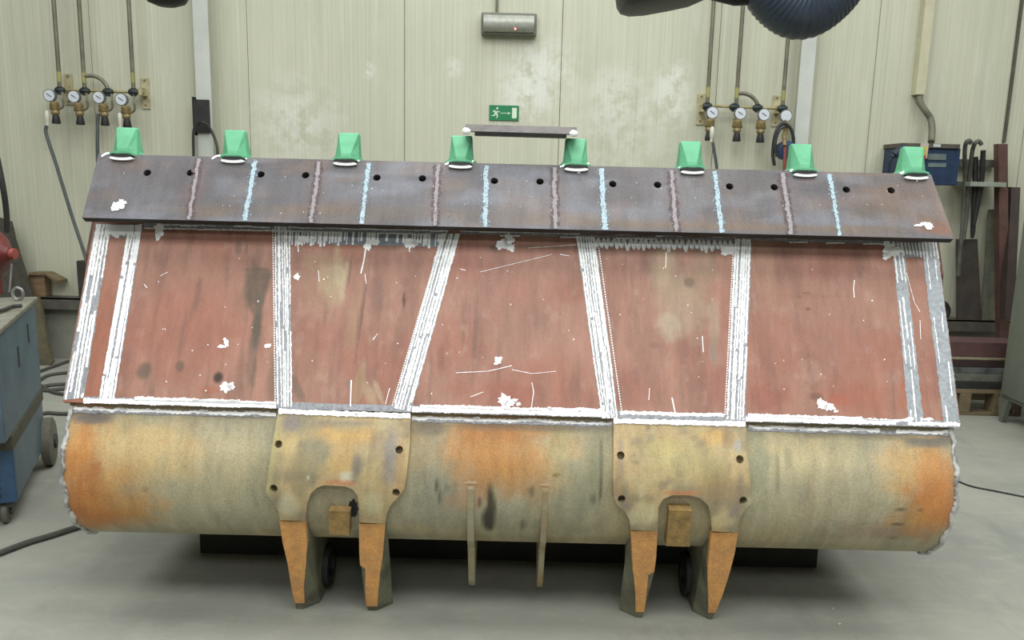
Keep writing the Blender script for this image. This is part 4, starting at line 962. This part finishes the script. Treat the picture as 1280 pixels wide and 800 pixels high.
for (xa, ya, xb, yb, mt, nm) in ((1162, 192, 1184, 200, M('window_grey', (112, 126, 124)), 'window'), (1162, 203.5, 1184, 209, M('window_grey', (112, 126, 124)), 'window'), (1167, 180, 1175.5, 184, M('tag_white', (200, 204, 204)), 'name_tag')):
    p = atY(xa, ya, YB - .024); q = atY(xb, yb, YB - .024); MB().box((p.x, YB - .026 if nm == 'name_tag' else YB - .006, q.z), (q.x, YB, p.z)).build(nm, mt, bl)
p = atY(1151, 179, YB - .03); q = atY(1159, 198, YB - .03)
MB().box((p.x, YB - .03, q.z), (q.x, YB - .027, p.z)).build('warning_tag', M('warn_red', (206, 190, 176)), bl)['label'] = 'white tag with yellow and red marks'
for k, (cc) in enumerate(((214, 200, 70), (214, 200, 70), (196, 60, 50))):
    zz = p.z - .03 - k * .033; MB().box((p.x + .02, YB - .032, zz - .024), (q.x - .012, YB - .0305, zz)).build('tag_mark', M('mark%d' % (k // 2), cc), bl)
pl_ = MB().tube(spline([atY(1131, 186, 6.5), atY(1123, 190, 6.5), atY(1117, 194, 6.5), atY(1113, 200, 6.5), atY(1111, 212, 6.52), atY(1112, 260, 6.6)]), [.04] * 8 + [.035] * 8 + [.02] * 5 + [.011] * 20, 10)
tag(pl_.build('power_plug', M('plug_navy', (44, 52, 70)), None, True), 'dark plug and cable leaving the left side of the blue box', 'plug')

# dark joint strip and lifting hooks on the right
p = atY(1275, 0, W); tag(MB().box((p.x, W - .02, 2.05), (p.x + .022, W - .0005, 6.15)).build('joint_strip', M('strip_dark', (92, 88, 74))), 'thin dark vertical strip at the right end of the back wall', 'strip')
hk = M('hook_steel', (104, 104, 96), (80, 80, 74), metal=0.3, rough=0.45)
def hook(pts, r, label, mt=hk):
    o = MB().tube(spline(pts), r, 8).build('lifting_hook', mt, None, True); tag(o, label, 'hook'); return o
hook([atY(1214, 180, 6.55), atY(1212, 176, 6.55), atY(1208, 178, 6.55), atY(1206, 190, 6.6), atY(1206, 230, 6.7), atY(1203, 280, 6.72), atY(1198, 345, 6.72)], .017, 'grey hooked steel bar hanging nearest the blue box')
hook([atY(1227, 181, 6.55), atY(1224, 177, 6.55), atY(1219, 179, 6.55), atY(1215, 192, 6.6), atY(1211, 230, 6.7), atY(1208, 270, 6.72), atY(1204, 300, 6.72)], .017, 'grey hooked steel bar, second from the blue box')
rub = M('strap_black', (30, 30, 30), (44, 42, 40))
o = MB().tube([atY(1219, 196, 6.7), atY(1219, 230, 6.7), atY(1216, 290, 6.72), atY(1215, 298, 6.72)], [.022, .024, .02, .012], 8).build('hanging_strap', rub, None, True); tag(o, 'black lifting strap with a metal end hanging on the wall', 'strap')
o = MB().tube([atY(1229, 188, 6.62), atY(1227, 225, 6.66), atY(1220, 262, 6.7), atY(1217, 282, 6.7)], [.02, .022, .024, .016], 8).build('hanging_strap', rub, None, True); tag(o, 'black lifting strap with a rounded top beside the pale shelf', 'strap')
p = atY(1212, 227, 6.62); q = atY(1256, 234, 6.62)
tag(MB().box((p.x, 6.60, q.z), (q.x, W - .0005, p.z), .004).build('wall_shelf', M('shelf_pale', (150, 156, 144), (132, 138, 126))), 'short pale wall shelf left of the brown pole', 'shelf')
p = atY(1196, 182, 6.8); q = atY(1250, 200, 6.8)
tag(MB().box((p.x, 6.80, q.z - .06), (q.x, 6.86, q.z), .004).build('hook_rail', M('rail_dark', (92, 90, 80), (76, 74, 66))), 'dark horizontal rail carrying the hooks and straps', 'rail')
# plates and beams leaning on the wall
def leaning(name, top, bot, wpx, Yt, Yb, th, mat, label, cat):
    a = atY(top[0], top[1], Yt); a2 = atY(top[0] + wpx[0], top[1], Yt); b = atY(bot[0], bot[1], Yb); b2 = atY(bot[0] + wpx[1], bot[1], Yb)
    dv = Vector((0, th, 0))
    o = MB().hexa([b, b2, b2 + dv, b + dv, a, a2, a2 + dv, a + dv]).build(name, mat); tag(o, label, cat); return o
leaning('steel_sheet', (1196, 299), (1197, 401), (26, 30), 6.80, 6.765, .02, M('sheet_brown', (72, 64, 58), (56, 52, 48)), 'dark brown steel sheet standing on the wall ledge', 'steel sheet')
leaning('steel_sheet', (1236, 262), (1227, 401), (22, 26), 6.80, 6.77, .015, M('sheet_grey', (112, 112, 96), (90, 92, 80), grain=0.3), 'grey green steel sheet standing left of the brown pole', 'steel sheet')
def pole(topx, topy, botx, boty, w, Yt, Yb, mat, label):
    a = atY(topx, topy, Yt); b = atY(botx, boty, Yb); hw_ = w / 2
    if boty > 440: b = a + (b - a) * (a.z / (a.z - b.z))
    P = [b + Vector((-hw_, 0, 0)), b + Vector((hw_, 0, 0)), b + Vector((hw_, .07, 0)), b + Vector((-hw_, .07, 0)), a + Vector((-hw_, 0, 0)), a + Vector((hw_, 0, 0)), a + Vector((hw_, .07, 0)), a + Vector((-hw_, .07, 0))]
    o = MB().hexa(P).build('steel_beam', mat); tag(o, label, 'beam')
# ends on the floor behind the pallet
pf = atY(1255, 473, 6.35); 
pole(1254, 180, 1256, 470, .075, 6.70, 6.56, M('beam_brown', (96, 66, 58), (76, 56, 50)), 'tall reddish brown steel beam leaning on the wall by the locker')
pole(1270, 234, 1262, 400, .075, 6.72, 6.45, M('beam_dark', (66, 52, 46), (52, 44, 40)), 'shorter dark brown beam leaning right of the tall brown beam')

# stack of steel on a pallet
X0, X1 = 3.05, 3.80
st_ = thing('steel_pallet', None, None, (3.3, 5.9, 0)) if False else None
wood = M('pallet_wood', (128, 112, 86), (96, 84, 66), stretch=(0.5, 4, 4), scale=10)
def zat(py, Y=5.75): return atY(1222, py, Y).z
pal = thing('wooden_pallet', 'wooden pallet with steel sections on it, beside the grey locker', 'pallet', (3.3, 5.75, 0))
MB().box((2.9, 5.75, zat(492)), (X1, 5.86, zat(487)), .003).build('deck_board', wood, pal)
MB().box((2.9, 5.95, zat(492)), (X1, 6.06, zat(487)), .003).build('deck_board', wood, pal)
MB().box((2.9, 6.2, zat(492)), (X1, 6.31, zat(487)), .003).build('deck_board', wood, pal)
MB().box((2.9, 5.75, 0.0), (X1, 5.85, 0.022), .003).build('bottom_board', wood, pal)
for (xa, xb) in ((atY(1200, 500, 5.75).x - .0, atY(1214, 500, 5.75).x), (2.9, 3.02), (atY(1243, 500, 5.75).x, atY(1262, 500, 5.75).x), (X1 - .06, X1)):
    MB().box((xa, 5.75, .022), (xb, 5.87, zat(492)), .003).build('block', wood, pal)
MB().box((2.9, 6.2, 0), (X1, 6.3, zat(492)), .003).build('rear_runner', wood, pal)
def bar(y0, y1, Yf, dep, mat, nm, label, xa=2.92, xb=3.78):
    o = MB().box((xa, Yf, zat(y1) + .001), (xb, Yf + dep, zat(y0) - .001), .003).build(nm, mat); tag(o, label, 'steel section', 'steel sections stacked on the pallet')
bar(478, 487, 5.76, .3, M('sec_dark', (50, 50, 46), (38, 38, 36)), 'steel_section', 'lowest dark steel section on the pallet')
bar(468.5, 478, 5.77, .3, M('sec_grey', (112, 112, 102), (88, 88, 80)), 'steel_section', 'grey steel section in the middle of the pallet stack')
bar(461, 468.5, 5.78, .28, M('sec_shiny', (150, 152, 152), (90, 92, 92), metal=.5, rough=.25, scale=6), 'steel_section', 'shiny steel section in the pallet stack')
bar(452, 461, 5.80, .26, M('sec_brown', (60, 46, 42), (48, 38, 36)), 'steel_section', 'dark brown steel section under the reddish one')
bar(449, 452, 5.80, .26, M('sec_cream', (150, 142, 116), (126, 118, 96)), 'steel_section', 'thin pale strip of timber in the pallet stack')
bar(430, 449, 5.82, .22, M('sec_red', (98, 68, 66), (82, 60, 58)), 'steel_section', 'reddish steel section topmost on the pallet')
pc = MB().tube(spline([atY(1162, 396, 6.81), atY(1170, 386, 6.81), atY(1179, 380, 6.81), atY(1184, 386, 6.81), atY(1182, 394, 6.81), atY(1172, 396, 6.82), atY(1164, 393, 6.81)]), .028, 8).build('rubber_hose', rub, None, True)
tag(pc, 'tangle of black hose just right of the bucket edge', 'hose')

# grey locker
lk_m = M('locker_grey', (112, 116, 104), (98, 102, 92), scale=3, rough=0.45)
lk = thing('steel_locker', 'grey green steel locker with louvres at the right edge', 'locker', (3.55, 5.1, 0))
lz0, lz1 = 0.175, 1.80
MB().box((3.562, 4.45, lz0), (4.15, 5.65, lz1), .006).build('cabinet', lk_m, lk)
MB().box((3.549, 4.48, lz0 + .03), (3.5615, 5.62, lz1 - .03), .003).build('door', lk_m, lk)
dr_ = lk.children[-1]
for k in range(4):
    z = 0.47 - k * .045
    V = [(3.549, 5.36, z), (3.549, 5.10, z), (3.541, 5.10, z - .016), (3.541, 5.36, z - .016), (3.549, 5.36, z - .018), (3.549, 5.10, z - .018)]
    MB().add(V, [(0, 1, 2, 3), (3, 2, 5, 4), (0, 3, 4), (1, 5, 2)]).build('louvre', lk_m, dr_)
MB().box((3.548, 5.3, 1.02), (3.53, 5.34, 1.12), .004).build('handle', M('handle_blue', (60, 84, 100), metal=.3), lk)
for (xx, yy) in ((3.57, 5.6), (3.57, 4.5), (4.1, 5.6), (4.1, 4.5)):
    MB().hexa([Vector(p) for p in ((xx - .015, yy - .015, 0), (xx + .015, yy - .015, 0), (xx + .015, yy + .015, 0), (xx - .015, yy + .015, 0), (xx - .02, yy - .07, lz0), (xx + .02, yy - .07, lz0), (xx + .02, yy + .045, lz0), (xx - .02, yy + .045, lz0))]).build('leg', lk_m, lk)

# ================================================================== LEFT SIDE
# wheeled welding power source, turned a little
rp = Vector((-2.606, 4.3, 0)); dirv = Vector((0.33, -0.80, 0)).normalized(); side = Vector((dirv.y, -dirv.x, 0))   # side points away to the left
def wpnt(u, v, z): return rp + dirv * u + side * v + Vector((0, 0, z))
wl_ = thing('welding_machine', 'blue and grey welding power source on wheels at the left edge', 'welder', tuple(wpnt(0.4, 0.28, 0)))
def wbox(u0, u1, v0, v1, z0, z1, name, mat, par=None, lab=None, taper=0):
    P = [wpnt(u0, v0, z0), wpnt(u1, v0, z0), wpnt(u1, v1, z0), wpnt(u0, v1, z0), wpnt(u0, v0, z1), wpnt(u1 + taper, v0, z1), wpnt(u1 + taper, v1, z1), wpnt(u0, v1, z1)]
    o = MB().hexa(P).build(name, mat, par or wl_)
    if lab: o['label'] = lab
    bv = o.modifiers.new('b', 'BEVEL'); bv.width = 0.006; bv.segments = 2
    return o
bg = M('machine_blue_grey', (96, 116, 128), (78, 96, 108), rough=0.45, scale=4)
bd = M('machine_blue', (58, 90, 124), (48, 74, 104), rough=0.45)
dkg = M('machine_dark', (46, 46, 44), (58, 58, 54))
wbox(0.0, 0.83, 0.0, 0.55, 0.115, 0.37, 'lower_body', bg, lab='blue grey lower cover')
wbox(-0.02, 0.87, -0.004, 0.555, 0.37, 0.44, 'side_band', M('machine_band', (84, 80, 66), (66, 64, 54)), lab='brown grey band round the body')
wbox(-0.02, 0.98, 0.0, 0.55, 0.44, 0.925, 'upper_body', bg, lab='blue grey upper cover', taper=.03)
wbox(-0.04, 1.02, -0.012, 0.56, 0.925, 0.951, 'top_cover', M('machine_top', (132, 130, 116), (106, 104, 92)), lab='dusty grey top cover')
wbox(0.83, 0.86, 0.0, 0.55, 0.115, 0.42, 'front_panel', bd, lab='bright blue front panel')
for k in range(6): wbox(0.861, 0.868, 0.06, 0.50, 0.15 + k * .035, 0.165 + k * .035, 'vent_slat', dkg)
for (u, z) in ((0.25, .80), (0.55, .74)):
    P = [wpnt(u - .012, -.003, z - .05), wpnt(u + .012, -.003, z - .05), wpnt(u + .012, .004, z - .05), wpnt(u - .012, .004, z - .05), wpnt(u - .012, -.003, z + .05), wpnt(u + .012, -.003, z + .05), wpnt(u + .012, .004, z + .05), wpnt(u - .012, .004, z + .05)]
    MB().hexa(P).build('lifting_slot', dkg, wl_)
whm = M('wheel_grey', (112, 108, 96), (92, 90, 80))
def wheel(c, r, w, name, axis, par):
    a = axis.normalized()
    o = MB().tube([c - a * w / 2, c - a * w * .35, c + a * w * .35, c + a * w / 2], [r * .86, r, r, r * .86], 26).build(name, whm, par, True)
    MB().tube([c - a * (w / 2 + .012), c + a * (w / 2 + .012)], r * .3, 12).build('hub', dkg, o)
    return o
wc = Vector((-2.585, 4.30, 0.135)); wheel(wc, .135, .055, 'wheel', side, wl_)
wheel(wpnt(0.05, 0.58, .135), .135, .055, 'wheel', side, wl_)
MB().tube([wc, wpnt(0.02, 0.6, .135)], .012, 8).build('axle', dkg, wl_)
for v in (0.06, 0.5):
    c_ = wpnt(0.80, v, .055); wheel(c_, .055, .03, 'caster', side, wl_)
    MB().box(tuple(c_ + Vector((-.02, -.02, .03))), tuple(c_ + Vector((.02, .02, .07)))).build('caster_fork', dkg, wl_)
p = atZ(23, 376, .951)
V = [p + Vector((.028 * cos(q), 0, .038 + .032 * sin(q))) for q in np.linspace(-pi / 2, 1.5 * pi, 17)]
MB().tube(V, .008, 8, False).build('lifting_eye', M('zinc', (176, 178, 176), (140, 142, 140), metal=.6, rough=.3), wl_, True)['label'] = 'bright steel lifting eye'
o = MB().tube(spline([atZ(-20, 393, .966), atZ(2, 388, .964), atZ(14, 383.5, .963), atZ(27, 382, .963)]), .009, 8).build('machine_cable', blk, None, True); tag(o, 'black cable lying on top of the welding machine', 'cable')
# red gas valve unit on the machine
pr_ = atY(2, 317, 4.35)
rd = thing('red_wire_feeder', 'red drum with a pointed nose standing on the welding machine', 'wire feeder', (pr_.x - .06, 4.33, .951))
redp = M('machine_red', (112, 40, 38), (86, 32, 30), rough=0.45)
MB().tube([pr_ + Vector((-.26, 0, 0)), pr_ + Vector((-.06, 0, 0)), pr_ + Vector((-.01, 0, 0)), pr_ + Vector((.03, 0, 0)), pr_ + Vector((.05, 0, 0))], [.15, .15, .11, .05, .035], 24).build('drum', redp, rd, True)
MB().tube([pr_ + Vector((.045, 0, 0)), pr_ + Vector((.075, 0, 0))], .03, 14).build('nose', M('nose_red', (158, 74, 66), (136, 62, 56)), rd, True)
MB().box((pr_.x - .24, 4.27, .951), (pr_.x - .03, 4.39, pr_.z - .05), .01).build('foot', redp, rd)
a = atY(14.5, 330, 4.30); b = atY(12, 362, 4.30)
MB().tube([a, b, b + Vector((-.004, 0, -.012))], [.005, .005, .007], 8).build('rod', MATS['zinc'], rd, True)['label'] = 'thin bright rod below the nose'
# leaning dark board behind, and black cable above it
def sheet(name, pts, Y0, Y1, mat, label, cat, th=.02):
    zs = [p[1] for p in pts]; lo, hi = min(zs), max(zs)
    P = [atY(p[0], p[1], Y0 + (Y1 - Y0) * (p[1] - lo) / (hi - lo)) for p in pts]
    o = MB().prism(P, (0, th, 0)).build(name, mat); tag(o, label, cat)
sheet('dark_board', [(-30, 262), (14, 277), (19, 300), (30, 335), (41, 372), (50, 410), (62, 452), (-30, 456)], 6.72, 6.66, M('board_grey', (82, 78, 68), (62, 60, 52), grain=0.3), 'dark grey dusty board leaning behind the welding machine', 'board')
sheet('canvas_sheet', [(41, 371), (48, 372), (55, 400), (58, 425), (66, 452), (60, 459), (46, 461), (42, 430)], 6.62, 6.58, M('canvas_brown', (106, 98, 74), (84, 80, 64), grain=.4), 'brown dirty canvas hanging behind the welding machine', 'canvas', .03)
o = MB().tube(spline([atY(-12, 160, 5.7), atY(-3, 200, 5.7), atY(4, 235, 5.7), atY(8, 265, 5.75), atY(9, 290, 5.8)]), [.02] * 30 + [.02] * 3, 8).build('thick_cable', blk, None, True); tag(o, 'thick black cable hanging at the far left edge', 'cable')
# timber offcut and post on the ledge
p0 = atY(38, 369, 6.78); p1 = atY(56, 343, 6.78)
ob = thing('timber_block', 'brown timber offcut with a slanting board on the wall ledge', 'timber', (p0.x, 6.8, .556))
br1 = M('timber_brown', (136, 112, 84), (110, 90, 68), stretch=(1, 1, 4)); 
MB().box((p0.x, 6.77, .557), (p1.x, 6.86, p1.z), .003).build('block', br1, ob)
a = atY(36, 341, 6.74); b = atY(56, 341, 6.74); c_ = atY(72, 351, 6.70)
MB().hexa([a + Vector((0, 0, -.02)), b + Vector((0, 0, -.02)), b + Vector((0, .12, -.02)), a + Vector((0, .12, -.02)), a, b, b + Vector((0, .12, 0)), a + Vector((0, .12, 0))]).hexa([b + Vector((0, 0, -.02)), c_ + Vector((0, 0, -.03)), c_ + Vector((0, .15, -.03)), b + Vector((0, .12, -.02)), b, c_, c_ + Vector((0, .15, 0)), b + Vector((0, .12, 0))]).build('slanting_board', M('board_brown', (120, 104, 76), (100, 86, 64)), ob)
a = atY(96, 326, 6.78); b = atY(107, 368, 6.78)
tag(MB().box((a.x, 6.77, .557), (a.x + .09, 6.84, a.z), .003).build('short_post', M('post_dark', (66, 60, 54), (50, 46, 44), grain=.4, scale=20)), 'short dark post on the ledge beside the left end of the bucket', 'post')

# cables on the floor
def floor_cable(pts, r, label, mt=blk, grp=None):
    P = [atZ(px, py, r) for px, py in pts]
    o = MB().tube(spline(P), r, 8).build('floor_cable', mt, None, True); tag(o, label, 'cable', grp)
cg_ = M('cable_dusty', (66, 66, 60), (82, 82, 74), rough=.7)
floor_cable([(-30, 702), (0, 691), (35, 678), (65, 669), (100, 658), (130, 652), (170, 650)], .014, 'thick dark cable running from the left edge under the bucket', cg_)
floor_cable([(45, 466), (58, 461), (70, 457), (84, 452), (100, 450)], .013, 'dusty cable furthest back beside the brown canvas', cg_)
floor_cable([(48, 476), (58, 470), (72, 467), (88, 466), (105, 468)], .013, 'dusty curved cable on the floor left of the bucket', cg_)
floor_cable([(110, 479), (88, 480), (66, 481), (52, 484), (50, 487), (60, 488), (80, 486), (110, 487)], .014, 'looped dusty cable behind the big wheel', cg_)
floor_cable([(110, 491), (86, 493), (70, 491), (58, 486), (52, 482)], .013, 'nearest curve of the cable loop behind the big wheel', cg_)
floor_cable([(50, 518), (60, 516), (75, 517), (90, 517), (110, 515)], .013, 'dusty straight cable at the big wheel', cg_)
floor_cable([(1180, 596), (1196, 601), (1215, 608), (1245, 614), (1290, 623)], .005, 'thin black wire on the floor right of the bucket', blk)
peb = M('pebble', (190, 190, 176), (160, 160, 146))
for px, py, r in ((1041, 762, .005), (1049, 782, .007), (1022, 727, .004), (1230, 713, .004), (1139, 772, .003), (728, 778, .004), (1070, 796, .004), (853, 737, .006), (499, 735, .003)):
    p = atZ(px, py, 0); bm = bmesh.new(); bmesh.ops.create_icosphere(bm, subdivisions=1, radius=r)
    V = [v.co * random.uniform(.8, 1.2) + p + Vector((0, 0, r * .8)) for v in bm.verts]; Fc = [[v.index for v in f.verts] for f in bm.faces]; bm.free()
    o = MB().add(V, Fc).build('grit', peb); tag(o, 'pale crumb of grit on the concrete floor', 'grit', 'crumbs of grit on the floor')

# ================================================================== EXTRACTION ARMS ABOVE
duct_b = M('duct_blue_black', (62, 76, 94), (48, 58, 72), rough=0.4, scale=3, bump=0.02)
hood_m = M('hood_black', (20, 19, 20), (15, 15, 16), rough=0.5)
YD = 3.75
ex = thing('extraction_arm', 'black suction hood and ribbed hose hanging in at the upper right', 'extraction arm', tuple(atY(1000, 47, YD)))
cp = spline([atY(948, -100, YD), atY(958, -50, YD), atY(972, -12, YD), atY(1000, 8, YD), atY(1028, -6, YD), atY(1052, -40, YD), atY(1075, -110, YD)], 16)
N = len(cp); rr = [0.143 + (0.005 if (k % 2) else -0.004) for k in range(N)]
dense = []; rad = []
L = 0
for k in range(N - 1):
    mm = max(1, int((cp[k + 1] - cp[k]).length / 0.0028))
    for j in range(mm): dense.append(cp[k].lerp(cp[k + 1], j / mm))
acc = 0
for k, p in enumerate(dense):
    if k: acc += (p - dense[k - 1]).length
    rad.append(0.140 + 0.0022 * sin(acc / 0.0165 * 2 * pi))
MB().tube(dense, rad, 40).build('ribbed_hose', duct_b, ex, 30)['label'] = 'dark blue ribbed hose bend'
hd = MB()
pts = [(773, 2), (778, 10), (790, 13.5), (812, 12), (845, 6), (873, 0), (905, -14), (905, -60), (773, -60), (771, -12)]
P = [atY(a, b, YD - .05) for a, b in pts]
cen = sum(P, Vector()) / len(P)
V = []
for k, (yo, sc) in enumerate(((-0.20, .80), (-0.16, .93), (-0.06, 1.0), (0.06, 1.0), (0.16, .93), (0.20, .80))):
    V += [cen + (p - cen) * sc + Vector((0, yo, 0)) for p in P]
n = len(P); Fc = [(j * n + k, j * n + (k + 1) % n, (j + 1) * n + (k + 1) % n, (j + 1) * n + k) for j in range(5) for k in range(n)] + [tuple(range(n))[::-1], tuple(range(5 * n, 6 * n))]
hd.add(V, Fc).build('hood', hood_m, ex, True)['label'] = 'black rounded hood'
MB().tube([atY(880, -16, YD), atY(920, -6, YD), atY(957, -8, YD)], .045, 14).build('handle_tube', hood_m, ex, True)
ex2 = thing('extraction_arm', 'black rounded hood edge peeping in at the upper left', 'extraction arm', tuple(atY(208, 4, YD)))
p = atY(207, -22, YD)
MB().tube([p + Vector((0, 0, -.10)), p + Vector((0, 0, -.085)), p + Vector((0, 0, -.02)), p + Vector((0, 0, .06)), p + Vector((0, 0, .12)), p + Vector((0, 0, .7))], [.04, .08, .12, .125, .08, .07], 24).build('hood', hood_m, ex2, True)
